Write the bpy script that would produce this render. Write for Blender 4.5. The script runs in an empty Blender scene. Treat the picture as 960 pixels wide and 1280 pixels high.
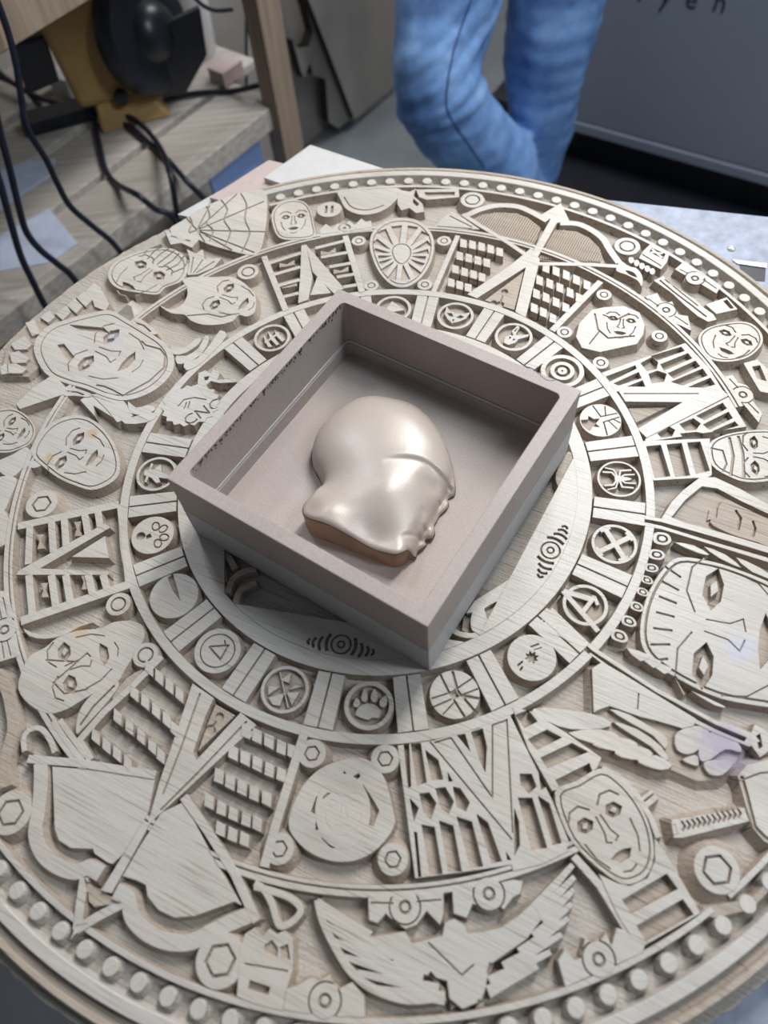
import bpy, bmesh, math, random
from mathutils import Vector, Matrix
from mathutils.geometry import delaunay_2d_cdt

# ------------------------------------------------------------------ camera, world, lights
SC = bpy.context.scene
COL = SC.collection
HC = 0.65                 # camera height above the carved face, metres
ZT = 0.86                 # height of the carved face above the floor
FPX, PITCH, ROLL = 950.95, 1.0272, -0.1201
CX, CY = 0.0037, 0.67     # disc centre in units of HC, seen from the foot of the camera
CAMP = Vector((-CX*HC, -CY*HC, ZT+HC))
FWD = Vector((0, math.cos(PITCH), -math.sin(PITCH)))
_u = Vector((0, math.sin(PITCH), math.cos(PITCH))); _x = Vector((1, 0, 0))
RGT = _x*math.cos(ROLL)+_u*math.sin(ROLL)
UPV = -_x*math.sin(ROLL)+_u*math.cos(ROLL)
cd = bpy.data.cameras.new('camera'); cam = bpy.data.objects.new('camera', cd); COL.objects.link(cam)
cd.sensor_fit = 'VERTICAL'; cd.sensor_height = 36.0; cd.lens = FPX/1280*36.0
cd.clip_start = 0.02; cd.clip_end = 50
M = Matrix((RGT, UPV, -FWD)).transposed().to_4x4(); M.translation = CAMP
cam.matrix_world = M
cd.dof.use_dof = True; cd.dof.focus_distance = 0.80
cd.dof.aperture_fstop = (cd.lens*1e-3)/0.0075
SC.camera = cam

wd = bpy.data.worlds.new('workshop_air'); SC.world = wd; wd.use_nodes = True
bg = wd.node_tree.nodes['Background']; bg.inputs[0].default_value = (0.72, 0.82, 1.0, 1); bg.inputs[1].default_value = 0.10

def area(name, loc, target, sx, sy, power, col):
    l = bpy.data.lights.new(name, 'AREA'); l.shape = 'RECTANGLE'; l.size = sx; l.size_y = sy; l.energy = power; l.color = col
    o = bpy.data.objects.new(name, l); COL.objects.link(o); o.location = loc
    d = Vector(target)-Vector(loc); o.rotation_euler = d.to_track_quat('-Z', 'Y').to_euler()
    return o
area('overhead_light', (0.85, 0.95, 2.50), (0.0, 0.0, ZT), 0.22, 1.0, 32, (1.0, 0.98, 0.95))
area('overhead_light', (1.15, 2.25, 2.70), (0.2, 0.2, ZT), 0.30, 1.2, 26, (0.93, 0.96, 1.0))
area('overhead_light', (-0.9, 2.0, 2.75), (-0.5, 1.1, 0.5), 0.30, 1.2, 40, (0.88, 0.94, 1.0))  # unseen lamp added to brighten the shelf
area('overhead_light', (1.7, -0.6, 2.75), (0.2, 0.2, ZT), 0.30, 1.2, 26, (0.80, 0.91, 1.0))
SC.view_settings.view_transform = 'Standard'; SC.view_settings.look = 'None'
SC.view_settings.exposure = 0.28; SC.view_settings.gamma = 1.0; SC.view_settings.use_curve_mapping = False

# ------------------------------------------------------------------ pixel helpers
def ray(px):
    return RGT*((px[0]-480)/FPX) - UPV*((px[1]-640)/FPX) + FWD
def at_z(px, z):
    d = ray(px); s = (z-CAMP.z)/d.z; return CAMP+d*s
def at_plane(px, p0, n):
    d = ray(px); s = (Vector(p0)-CAMP).dot(n)/d.dot(n); return CAMP+d*s
def U(px):                # photograph pixel -> point on the carved face
    p = at_z(px, ZT); return (p.x, p.y)
def prs(s):
    return [tuple(float(v) for v in q.split()) for q in s.split(',') if q.strip()]
def crop(x0, y0, s):      # coordinates read in a magnified crop -> points on the carved face
    def f(txt):
        return [U((x0+a/s, y0+b/s)) for a, b in (prs(txt) if isinstance(txt, str) else txt)]
    return f
PX = crop(0, 0, 1)
def pol(r, a):            # r in units of HC, a in degrees
    return (r*HC*math.cos(math.radians(a)), r*HC*math.sin(math.radians(a)))

# ------------------------------------------------------------------ 2D helpers
def smooth(pts, n=4, closed=True):
    out = []; m = len(pts)
    rng = range(m) if closed else range(m-1)
    for i in rng:
        if closed: p0, p1, p2, p3 = pts[(i-1) % m], pts[i], pts[(i+1) % m], pts[(i+2) % m]
        else: p0, p1, p2, p3 = pts[max(i-1, 0)], pts[i], pts[i+1], pts[min(i+2, m-1)]
        for k in range(n):
            t = k/n; t2 = t*t; t3 = t2*t
            out.append(tuple(0.5*((2*p1[j])+(-p0[j]+p2[j])*t+(2*p0[j]-5*p1[j]+4*p2[j]-p3[j])*t2+(-p0[j]+3*p1[j]-3*p2[j]+p3[j])*t3) for j in range(len(p1))))
    if not closed: out.append(tuple(pts[-1]))
    return out
def stroke(pts, w, closed=False, w2=None):
    """polyline -> list of mitred quads; w may taper to w2"""
    n = len(pts); L = []; R = []
    for i, p in enumerate(pts):
        a = pts[i-1] if (i > 0 or closed) else None
        b = pts[(i+1) % n] if (i < n-1 or closed) else None
        d1 = Vector((p[0]-a[0], p[1]-a[1])).normalized() if a is not None else None
        d2 = Vector((b[0]-p[0], b[1]-p[1])).normalized() if b is not None else None
        if d1 is None: d1 = d2
        if d2 is None: d2 = d1
        t = d1+d2
        t = t.normalized() if t.length > 1e-6 else d1
        nn = Vector((-t.y, t.x)); c = max(0.45, abs(nn.dot(Vector((-d1.y, d1.x)))))
        ww = w if w2 is None else w+(w2-w)*i/max(1, n-1)
        h = ww/2/c
        L.append((p[0]+nn.x*h, p[1]+nn.y*h)); R.append((p[0]-nn.x*h, p[1]-nn.y*h))
    q = []
    for i in range(n if closed else n-1):
        j = (i+1) % n
        q.append([R[i], R[j], L[j], L[i]])
    return q
def circ(c, r, n=28, r2=None, rot=0):
    r2 = r if r2 is None else r2; cr, sr = math.cos(rot), math.sin(rot); o = []
    for i in range(n):
        a = 2*math.pi*i/n; x, y = r*math.cos(a), r2*math.sin(a)
        o.append((c[0]+x*cr-y*sr, c[1]+x*sr+y*cr))
    return o
def sector(r0, r1, a0, a1, step=2.0):
    n = max(2, int(abs(a1-a0)/step)); A = [a0+(a1-a0)*i/n for i in range(n+1)]
    q = []
    for i in range(n):
        q.append([pol(r0, A[i]), pol(r1, A[i]), pol(r1, A[i+1]), pol(r0, A[i+1])])
    return q
def ccw(p):
    s = sum(p[i][0]*p[(i+1) % len(p)][1]-p[(i+1) % len(p)][0]*p[i][1] for i in range(len(p)))
    return p if s > 0 else p[::-1]
def inset_poly(p, k, c=None):
    if c is None: c = (sum(q[0] for q in p)/len(p), sum(q[1] for q in p)/len(p))
    return [(c[0]+(q[0]-c[0])*k, c[1]+(q[1]-c[1])*k) for q in p]

# ------------------------------------------------------------------ objects
def link(name, me, mat=None, parent=None, smooth_=False):
    o = bpy.data.objects.new(name, me); COL.objects.link(o)
    if mat is not None and not me.materials: me.materials.append(mat)
    if smooth_:
        for p in me.polygons: p.use_smooth = True
    if parent is not None: o.parent = parent
    return o
def tag(o, label=None, cat=None, group=None, kind=None):
    if label: o['label'] = label
    if cat: o['category'] = cat
    if group: o['group'] = group
    if kind: o['kind'] = kind
    return o
def empty(name, loc=(0, 0, 0), rz=0):
    o = bpy.data.objects.new(name, None); COL.objects.link(o); o.location = loc; o.rotation_euler = (0, 0, rz); o.empty_display_size = 0.05
    return o
def mesh(name, verts, faces, mat, parent=None, smooth_=False):
    me = bpy.data.meshes.new(name); me.from_pydata([tuple(v) for v in verts], [], faces); me.update()
    return link(name, me, mat, parent, smooth_)

DEP = 0.0105              # relief depth
GRV = -0.0016             # engraved line
REC = -0.0050             # carved recess
_ct = [0]
def lay(polys, lev):
    """polys: one polygon or a list of polygons -> [(poly, level)]"""
    if polys and isinstance(polys[0][0], (int, float)): polys = [polys]
    return [(p, lev) for p in polys]
def carve_mesh(layers, depth, draft, gdraft, ztop):
    V = []; F = []; LV = []
    for p, lev in layers:
        p = ccw(p); base = len(V); V += [Vector((a, b)) for a, b in p]; F.append(list(range(base, base+len(p)))); LV.append(lev)
    v, e, f, ov, oe, of = delaunay_2d_cdt(V, [], F, 1, 1e-6)
    tri = []; lev = []
    for t, o in zip(f, of):
        if not o: continue
        l = LV[max(o)]
        if l is None: continue
        a, b, c = (v[i] for i in t)
        if (b-a).cross(c-a) < 0: t = t[::-1]
        tri.append(t); lev.append(l)
    OUT = -depth
    ed = {}
    for i, t in enumerate(tri):
        for k in range(3):
            a, b = t[k], t[(k+1) % 3]; ed.setdefault((min(a, b), max(a, b)), []).append((a, b, lev[i]))
    acc = {}; walls = []
    for (i, j), L in ed.items():
        if len(L) == 1: a, b, hi = L[0]; lo = OUT
        else:
            if L[0][2] == L[1][2]: continue
            if L[0][2] > L[1][2]: a, b, hi = L[0]; lo = L[1][2]
            else: a, b, hi = L[1]; lo = L[0][2]
        if hi <= lo+1e-7: continue
        d = v[b]-v[a]
        if d.length < 1e-9: continue
        n = Vector((d.y, -d.x)).normalized()
        dr = draft if lo == OUT else min(gdraft, (hi-lo)*0.6)
        walls.append((a, b, hi, lo))
        for q in (a, b):
            s = acc.setdefault((q, lo), [Vector((0, 0)), 0.0]); s[0] += n; s[1] = max(s[1], dr)
    nv = []; idx = {}
    def vt(i, l):
        k = (i, l)
        if k not in idx:
            p = v[i].copy()
            if k in acc:
                n, dr = acc[k]
                if n.length > 1e-6: p = p+n.normalized()*dr
            idx[k] = len(nv); nv.append((p.x, p.y, l+ztop))
        return idx[k]
    nf = [[vt(i, l) for i in t] for t, l in zip(tri, lev)]
    for a, b, hi, lo in walls:
        A, B, Cc, Dd = vt(a, hi), vt(a, lo), vt(b, lo), vt(b, hi)
        nf.append([A, B, Cc, Dd])
    return nv, nf
def carve(name, layers, parent, mat=None, depth=None, draft=0.0022, gdraft=0.0005, zt=0.0):
    """solid relief: polygons painted in order, each with its height under the carved face"""
    _ct[0] += 1
    z = zt+(_ct[0] % 97)*0.000006
    nv, nf = carve_mesh(layers, DEP+0.0006 if depth is None else depth, draft, gdraft, z)
    if not nf: return None
    o = mesh(name, nv, nf, mat or WOOD, parent)
    if mat is None:       # sanded tops; raw-cut walls and recesses, browned further by painted shade
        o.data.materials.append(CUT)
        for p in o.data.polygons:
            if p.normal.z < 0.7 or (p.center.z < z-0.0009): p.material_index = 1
    return o

# ------------------------------------------------------------------ materials
def mat(name, base=(0.5, 0.5, 0.5), rough=0.6, metal=0.0, spec=0.5):
    m = bpy.data.materials.new(name); m.use_nodes = True
    b = m.node_tree.nodes['Principled BSDF']
    b.inputs['Base Color'].default_value = (*base, 1); b.inputs['Roughness'].default_value = rough
    b.inputs['Metallic'].default_value = metal; b.inputs['Specular IOR Level'].default_value = spec
    return m, m.node_tree, b
def nd(nt, typ, **kw):
    n = nt.nodes.new(typ)
    for k, v in kw.items():
        if k.startswith('i_'): n.inputs[k[2:].replace('_', ' ')].default_value = v
        else: setattr(n, k, v)
    return n
def ramp(nt, fac, stops):
    r = nt.nodes.new('ShaderNodeValToRGB'); r.color_ramp.elements[0].position = stops[0][0]; r.color_ramp.elements[0].color = (*stops[0][1], 1)
    r.color_ramp.elements[1].position = stops[-1][0]; r.color_ramp.elements[1].color = (*stops[-1][1], 1)
    for p, c in stops[1:-1]:
        e = r.color_ramp.elements.new(p); e.color = (*c, 1)
    nt.links.new(fac, r.inputs[0]); return r.outputs[0]
def mixc(nt, f, a, b, mode='MIX'):
    m = nt.nodes.new('ShaderNodeMix'); m.data_type = 'RGBA'; m.blend_type = mode
    for s, v in ((m.inputs[0], f), (m.inputs[6], a), (m.inputs[7], b)):
        if isinstance(v, (int, float)): s.default_value = v
        elif isinstance(v, tuple): s.default_value = (*v, 1)
        else: nt.links.new(v, s)
    return m.outputs[2]
def noise(nt, vec, scale, detail=3, rough=0.5):
    n = nt.nodes.new('ShaderNodeTexNoise'); n.inputs['Scale'].default_value = scale; n.inputs['Detail'].default_value = detail; n.inputs['Roughness'].default_value = rough
    if vec is not None: nt.links.new(vec, n.inputs['Vector'])
    return n.outputs[0]
def mapping(nt, rot=(0, 0, 0), scale=(1, 1, 1)):
    """object coordinates, turned first and stretched after"""
    g = nt.nodes.new('ShaderNodeTexCoord'); r = nt.nodes.new('ShaderNodeMapping'); m = nt.nodes.new('ShaderNodeMapping')
    r.inputs['Rotation'].default_value = rot; m.inputs['Scale'].default_value = scale
    nt.links.new(g.outputs['Object'], r.inputs['Vector']); nt.links.new(r.outputs[0], m.inputs['Vector']); return m.outputs[0]
def bump(nt, b, h, strength, dist, bevel=None):
    n = nt.nodes.new('ShaderNodeBump'); n.inputs['Strength'].default_value = strength; n.inputs['Distance'].default_value = dist
    nt.links.new(h, n.inputs['Height'])
    if bevel:
        v = nt.nodes.new('ShaderNodeBevel'); v.samples = 4; v.inputs['Radius'].default_value = bevel
        nt.links.new(v.outputs[0], n.inputs['Normal'])
    nt.links.new(n.outputs[0], b.inputs['Normal'])
GRAIN = 0.55              # direction of the boards across the carved disc
def carved_wood(name, tint, grain_amt, bumpd, rough, bevel):
    m, nt, b = mat(name, rough=rough, spec=0.5)
    mp = mapping(nt, (0, 0, GRAIN), (12, 420, 90)); fine = noise(nt, mp, 1.0, 4, 0.6)
    mp2 = mapping(nt, (0, 0, GRAIN), (1.5, 22, 8)); broad = noise(nt, mp2, 1.0, 3, 0.5)
    mp3 = mapping(nt, (0, 0, GRAIN), (16, 900, 260)); pore = noise(nt, mp3, 1.0, 2, 0.5)
    pat = noise(nt, mapping(nt), 5.0, 2)
    c = ramp(nt, broad, [(0.3, tuple(t*0.90 for t in tint)), (0.7, tuple(min(1, t*1.06) for t in tint))])
    c = mixc(nt, grain_amt, c, ramp(nt, fine, [(0.30, (0.62, 0.54, 0.46)), (0.55, (1, 1, 1))]), 'MULTIPLY')
    c = mixc(nt, min(1, grain_amt*1.7), c, ramp(nt, pore, [(0.32, (0.34, 0.28, 0.23)), (0.39, (1, 1, 1))]), 'MULTIPLY')
    c = mixc(nt, 0.5, c, ramp(nt, pat, [(0.35, (1.0, 0.94, 0.86)), (0.65, (0.97, 0.99, 1.0))]), 'MULTIPLY')
    # spilled purple-grey ink near the axe head and a few small ones elsewhere
    for (px, r, col, amt) in (((905, 935), 0.030, (0.30, 0.26, 0.34), 0.75), ((925, 810), 0.018, (0.42, 0.43, 0.55), 0.6), ((142, 424), 0.016, (0.40, 0.38, 0.42), 0.7),
                              ((62, 573), 0.009, (0.40, 0.27, 0.14), 0.8), ((115, 542), 0.009, (0.40, 0.27, 0.14), 0.8), ((100, 788), 0.011, (0.50, 0.36, 0.22), 0.7)):
        p = U(px); g = nt.nodes.new('ShaderNodeTexCoord'); vm = nt.nodes.new('ShaderNodeVectorMath'); vm.operation = 'DISTANCE'
        nt.links.new(g.outputs['Object'], vm.inputs[0]); vm.inputs[1].default_value = (p[0], p[1], 0)
        ad = nt.nodes.new('ShaderNodeMath'); ad.operation = 'MULTIPLY_ADD'; nt.links.new(noise(nt, mapping(nt), 90, 3), ad.inputs[0]); ad.inputs[1].default_value = r*1.1; nt.links.new(vm.outputs['Value'], ad.inputs[2])
        mr = nt.nodes.new('ShaderNodeMapRange'); mr.inputs[1].default_value = r*1.5; mr.inputs[2].default_value = r*0.9; mr.inputs[3].default_value = 0; mr.inputs[4].default_value = amt
        nt.links.new(ad.outputs[0], mr.inputs[0])
        c = mixc(nt, mr.outputs[0], c, col)
    nt.links.new(c, b.inputs['Base Color'])
    fuzz = noise(nt, mapping(nt), 300, 4, 0.75)
    h = nt.nodes.new('ShaderNodeMath'); h.operation = 'ADD'; nt.links.new(fuzz, h.inputs[0]); nt.links.new(fine, h.inputs[1])
    bump(nt, b, h.outputs[0], 0.5, bumpd, bevel)
    return m
WOOD = carved_wood('sanded_wood', (0.485, 0.455, 0.42), 0.36, 0.0005, 0.36, 0.0009)
CUT = carved_wood('raw_cut_shaded_wood', (0.39, 0.33, 0.275), 0.45, 0.0016, 0.55, 0.0009)  # raw-cut brown with the shade of walls and recesses mixed into it
FIELD = carved_wood('rough_cut_field', (0.46, 0.415, 0.37), 0.35, 0.0050, 0.46, 0.0012)

def plain(name, col, rough=0.6, var=0.08, nscale=30, bumpd=0.0, metal=0.0, spec=0.5, bscale=None):
    m, nt, b = mat(name, col, rough, metal, spec)
    n = noise(nt, mapping(nt), nscale, 4, 0.6)
    c = ramp(nt, n, [(0.3, tuple(max(0, v*(1-var)) for v in col)), (0.7, tuple(min(1, v*(1+var)) for v in col))])
    nt.links.new(c, b.inputs['Base Color'])
    if bumpd: bump(nt, b, noise(nt, mapping(nt), bscale or nscale*6, 3), 0.5, bumpd)
    return m
def board_wood(name, col, rot=0, rough=0.6, axis=0):
    m, nt, b = mat(name, col, rough)
    sc = [90, 90, 90]; sc[axis] = 5
    n = noise(nt, mapping(nt, (0, 0, rot), tuple(sc)), 1.0, 4)
    c = ramp(nt, n, [(0.3, tuple(v*0.72 for v in col)), (0.7, tuple(min(1, v*1.12) for v in col))])
    nt.links.new(c, b.inputs['Base Color']); bump(nt, b, n, 0.3, 0.001)
    return m
def mdf(name, col, rough, metal=0.0, spec=0.5, speck=0.12):
    m, nt, b = mat(name, col, rough, metal, spec)
    n = noise(nt, mapping(nt), 650, 2, 0.7); n2 = noise(nt, mapping(nt), 14, 3)
    c = ramp(nt, n, [(0.3, tuple(v*(1-speck) for v in col)), (0.7, tuple(v*(1+speck) for v in col))])
    c = mixc(nt, 0.6, c, ramp(nt, n2, [(0.3, (0.88, 0.86, 0.86)), (0.7, (1.06, 1.03, 1.0))]), 'MULTIPLY')
    nt.links.new(c, b.inputs['Base Color']); bump(nt, b, n, 0.35, 0.0004, 0.0012)
    return m
MDF_TOP = mdf('fibreboard_brown', (0.34, 0.29, 0.268), 0.50)
MDF_LOW = mdf('fibreboard_grey', (0.42, 0.41, 0.415), 0.48)
MDF_FLOOR = mdf('fibreboard_inside', (0.41, 0.355, 0.33), 0.45)
HEADM = mdf('sealed_fibreboard', (0.43, 0.375, 0.335), 0.37, 0.08, 0.6, 0.05)
NECKM = board_wood('layered_fibreboard_edge', (0.27, 0.165, 0.11), 0, 0.55, 0)
STEEL = plain('brushed_bed_metal', (0.26, 0.29, 0.36), 0.6, 0.2, 60, 0.0003, 0.2)
DARK = plain('black_plastic', (0.012, 0.014, 0.02), 0.35, 0.3, 20)
CABLE = plain('cable_rubber', (0.008, 0.010, 0.022), 0.42, 0.2, 20)
YELLOW = plain('ochre_cast_body', (0.36, 0.22, 0.075), 0.5, 0.15, 12)
PINE = board_wood('pine_board', (0.46, 0.415, 0.37), 0, 0.55)
PINE2 = board_wood('pine_post', (0.30, 0.225, 0.165), 0, 0.6, 2)
EDGED = plain('dark_board_edge', (0.03, 0.022, 0.018), 0.8, 0.2, 40)  # near-black for the side faces of the standing boards
PLY = plain('plywood_offcut', (0.46, 0.42, 0.37), 0.6, 0.08, 8)
WALLM = plain('painted_wall', (0.50, 0.475, 0.435), 0.7, 0.06, 5)
FLOORM = plain('concrete_floor', (0.235, 0.25, 0.26), 0.6, 0.12, 6, 0.0006)
WHITEB = plain('white_laminate', (0.50, 0.49, 0.48), 0.45, 0.05, 60)
PINKB = plain('raw_board_edge', (0.45, 0.36, 0.34), 0.6, 0.06, 50)
BLUEP = plain('pale_blue_panel', (0.30, 0.42, 0.75), 0.5, 0.06, 6)
PAPER = plain('pale_blue_paper', (0.50, 0.55, 0.70), 0.6, 0.12, 20)
CABIN = plain('cabinet_paint', (0.20, 0.225, 0.275), 0.4, 0.03, 4)
LETTER = plain('letter_print', (0.015, 0.017, 0.025), 0.5, 0.05, 4)
BLACKF = plain('flat_black', (0.012, 0.014, 0.02), 0.5, 0.2, 8)
WHITEP = plain('white_bucket_plastic', (0.62, 0.61, 0.60), 0.45, 0.04, 6)
def denim():
    m, nt, b = mat('blue_denim', (0.12, 0.24, 0.5), 0.8, 0, 0.2)
    n = noise(nt, mapping(nt), 9, 4, 0.6); w = noise(nt, mapping(nt, (0, 0.5, 0), (500, 500, 160)), 1.0, 2)
    c = ramp(nt, n, [(0.3, (0.09, 0.18, 0.40)), (0.52, (0.16, 0.30, 0.58)), (0.72, (0.27, 0.44, 0.74))])
    c = mixc(nt, 0.5, c, ramp(nt, w, [(0.3, (0.78, 0.8, 0.85)), (0.7, (1.1, 1.1, 1.1))]), 'MULTIPLY')
    nt.links.new(c, b.inputs['Base Color']); bump(nt, b, w, 0.4, 0.001)
    return m
DENIM = denim()

# ------------------------------------------------------------------ the carved disc
THK = 0.032
DISC = empty('carved_wood_disc', (0, 0, ZT-THK))
tag(DISC, 'large round pale wood plaque deeply carved with rings, emblems and masks', 'wood carving')
def fix(o):
    if o is not None and o.parent is DISC: o.location.z = THK
    return o
CUTS = []                 # outlines that interrupt the thin rings
def part(name, layers, parent=None, cut=None, **kw):
    o = fix(carve(name, layers, parent or DISC, **kw))
    if cut:
        for p in cut: CUTS.append(p)
    return o
BROKEN = (104.0, 168.0)   # the stretch of rim that has broken away
def in_broken(a):
    a = a % 360; return BROKEN[0] < a < BROKEN[1]
def lathe(name, prof, mtl, parent, n=360, a0=None, a1=None, jag=None, closed_prof=False):
    V = []; F = []; full = a0 is None
    m = n if full else n+1
    for i in range(m):
        a = 360.0*i/n if full else a0+(a1-a0)*i/n
        for k, (r, z) in enumerate(prof):
            rr = r+(jag(a, k) if jag else 0)
            x, y = pol(rr, a); V.append((x, y, z))
    L = len(prof); kk = L if closed_prof else L-1
    for i in range(n):
        j = (i+1) % m if full else i+1
        for k in range(kk):
            k2 = (k+1) % L
            F.append([i*L+k, i*L+k2, j*L+k2, j*L+k])
    if not full and closed_prof:
        F.append([k for k in range(L)]); F.append([n*L+k for k in range(L)][::-1])
    o = mesh(name, V, F, mtl, parent); return fix(o)
rnd = random.Random(4)
jt = [rnd.uniform(-1, 1) for _ in range(400)]
def jag_edge(a, k):
    if k < 2: return 0
    if in_broken(a):
        a_ = a % 360
        base = -0.0085 if 118 < a_ < 140 else (0.004 if a_ <= 118 else 0.0)
        return base+jt[int(a*1.1) % 400]*0.0030
    return jt[int(a*0.9) % 400]*0.0004
lathe('field_plate', [(0.0005, -DEP), (0.60, -DEP), (0.7765, -DEP), (0.7770, -DEP-0.004), (0.7775, -THK+0.008), (0.0005, -THK+0.008)], FIELD, DISC, jag=jag_edge)
def jag2(a, k): return jt[int(a*1.7) % 400]*0.0016
lathe('backing_board', [(0.60, -THK+0.009), (0.806, -THK+0.009), (0.8075, -THK+0.006), (0.8065, -THK), (0.60, -THK)], FIELD, DISC, jag=jag2, closed_prof=True)
A0, A1 = BROKEN[1]-360, BROKEN[0]
lathe('rim_band', [(0.7500, -DEP-0.0005), (0.7535, -0.0006), (0.7548, 0), (0.7680, 0), (0.7690, -0.0006), (0.7718, -DEP-0.002), (0.7500, -DEP-0.002)], WOOD, DISC, 330, A0, A1, closed_prof=True)
lathe('outer_lip', [(0.7700, -0.0100), (0.7800, -0.0085), (0.7830, -0.0052), (0.7885, -0.0048), (0.7905, -0.0062), (0.7915, -0.020), (0.7700, -0.020)], CUT, DISC, 330, A0, A1, closed_prof=True)

# studs round the rim: one mesh shared by all
def stud_mesh(name, r0, r1, h, n=14):
    V = []; F = []
    for (r, z) in ((r1, -h-0.0006), (r1*0.92, -h*0.75), (r0*1.06, -h*0.12), (r0*0.96, 0.0)):
        for i in range(n):
            a = 2*math.pi*i/n; V.append((r*math.cos(a), r*math.sin(a), z))
    for k in range(3):
        for i in range(n): F.append([k*n+i, k*n+(i+1) % n, (k+1)*n+(i+1) % n, (k+1)*n+i])
    F.append([3*n+i for i in range(n)])
    me = bpy.data.meshes.new(name); me.from_pydata(V, [], F); me.update(); me.materials.append(WOOD); return me
SM = stud_mesh('stud', 0.0097*HC, 0.0142*HC, DEP)
for k in range(120):
    a = 3*k+1.9
    if in_broken(a+2) or in_broken(a-2) or 190 < a < 216 or a % 360 < 6 or a % 360 > 302: continue
    o = link('stud', SM, None, DISC); x, y = pol(0.7355, a); o.location = (x, y, THK); o.rotation_euler = (0, 0, math.radians(a*7 % 360))

# double bars and roundels of the inner ring
def frame(c, ang, R, inward=True):
    s = -1 if inward else 1
    up = (s*math.cos(math.radians(ang)), s*math.sin(math.radians(ang))); rt = (up[1], -up[0])
    def f(txt):
        P = prs(txt) if isinstance(txt, str) else txt
        return [(c[0]+R*(x*rt[0]+y*up[0]), c[1]+R*(x*rt[1]+y*up[1])) for x, y in P]
    return f
for k in range(20):
    a = 18*k
    if a == 144: continue
    for s in (-1, 1):
        c0 = pol(0.3275, a); c1 = pol(0.4030, a); n = (-math.sin(math.radians(a)), math.cos(math.radians(a)))
        w0, w1 = 0.0013*HC*s, 0.0196*HC*s
        q = [(c0[0]+n[0]*w0, c0[1]+n[1]*w0), (c1[0]+n[0]*w0, c1[1]+n[1]*w0), (c1[0]+n[0]*w1*1.03, c1[1]+n[1]*w1*1.03), (c0[0]+n[0]*w1*0.95, c0[1]+n[1]*w1*0.95)]
        part('bar', lay(q, 0.0), draft=0.0012)
    c0 = pol(0.329, a); c1 = pol(0.402, a)
    part('bar_web', lay(stroke([c0, c1], 0.030*HC), -0.0022), draft=0.0005)

def roundel(ang, design, inward=True, r=0.3665, R=0.0330):
    c = pol(r, ang); f = frame(c, ang, R*HC, inward)
    design(c, f, R*HC)
def ring_base(c, RR, inner=0.84, floor=REC):
    return lay(circ(c, RR, 36), 0.0)+lay(circ(c, RR*inner, 36), floor)
def emb(f, polys): return [f(p) for p in polys]
def d_ring(name, polys, strokes=(), floor=REC, inner=0.84, recess=()):
    def g(c, f, R):
        o = part('roundel', ring_base(c, R, inner, floor), draft=0.003)
        L = []
        for p in polys: L += lay(f(p), 0.0)
        for p, w in strokes: L += lay(stroke(f(p), w*R), 0.0)
        for p in recess: L += lay(f(p), REC*0.6)
        carve('emblem', L, o, depth=-floor+0.0004, draft=0.0008)
    return g
def d_disc(name, cuts=(), strokes=(), lev=GRV*1.4, draft=0.003):
    def g(c, f, R):
        L = lay(circ(c, R, 36), 0.0)
        for p in cuts: L += lay(f(p), REC*0.7)
        for p, w in strokes: L += lay(stroke(f(p), w*R), lev)
        part('roundel', L, draft=draft)
    return g
def arcp(cx, cy, r, a0, a1, n=10): return [(cx+r*math.cos(math.radians(a0+(a1-a0)*i/n)), cy+r*math.sin(math.radians(a0+(a1-a0)*i/n))) for i in range(n+1)]
# raking claws
roundel(117, d_ring('claw', ['-.5 .55,-.3 .6,-.25 0,-.4 -.5,-.45 0', '-.1 .65,.08 .65,.12 0,-.05 -.6,-.1 0', '.3 .6,.5 .5,.45 0,.3 -.5,.28 0'], [('-.5 -.1,.5 .1', .12)]))
roundel(81, d_ring('wedge', ['-.62 .1,.55 .35,.1 -.6'], []))
roundel(63, d_ring('mask', ['-.68 .52,-.42 .28,0 .15,.42 .28,.7 .5,.62 -.05,.3 -.4,0 -.6,-.3 -.4,-.62 -.05'], [], recess=['-.5 .05,-.25 .12,-.08 -.1,-.3 -.15', '.5 .05,.25 .12,.08 -.1,.3 -.15', '-.06 -.3,.06 -.3,0 -.48']), inward=False)
roundel(45, d_ring('hare', ['-.05 .05,-.32 .3,-.3 .8,-.12 .75,0 .2,.12 .2,.55 .62,.62 .45,.3 .0,.32 -.3,.1 -.65,-.2 -.65,-.35 -.3,-.25 0'], [], recess=['-.2 -.1,-.06 -.12,-.1 -.28', '.2 -.1,.06 -.12,.1 -.28', '-.22 .35,-.2 .65,-.12 .35']), inward=False)
def d_target(c, f, R):
    part('roundel', lay(circ(c, R*1.1, 40), 0)+lay(circ(c, R*.86, 40), REC)+lay(circ(c, R*.62, 32), 0)+lay(circ(c, R*.4, 28), REC)+lay(circ(c, R*.25, 20), 0)+lay(circ(c, R*.06, 8), GRV), draft=0.0025)
roundel(27.5, d_target)
roundel(9, d_disc('bird', ['.0 .95,.3 .9,.22 .55,.42 .45,.16 .28,.1 0,-.12 .3,-.4 .2,-.25 .5,-.45 .75,-.2 .9'], [('-.95 .05,-.15 -.1,-.1 -.95', .06), ('.95 .0,.2 -.1,.15 -.95', .06), ('-.75 -.55,-.15 -.35', .05), ('.75 -.55,.18 -.35', .05), ('-.45 -.85,-.12 -.6', .05)]))
roundel(-9, d_ring('spider', ['-.12 .2,.12 .2,.16 0,.08 -.45,0 -.6,-.08 -.45,-.16 0'], [('-.1 .12,-.35 .3,-.38 .72', .10), ('.1 .12,.35 .3,.38 .72', .10), ('-.12 .05,-.5 .2,-.62 .6', .08), ('.12 .05,.5 .2,.62 .6', .08), ('-.1 -.02,-.45 -.1,-.5 -.62', .10), ('.1 -.02,.45 -.1,.5 -.62', .10), ('-.08 -.1,-.22 -.25,-.25 -.75', .09), ('.08 -.1,.22 -.25,.25 -.75', .09)], inner=.9))
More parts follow.
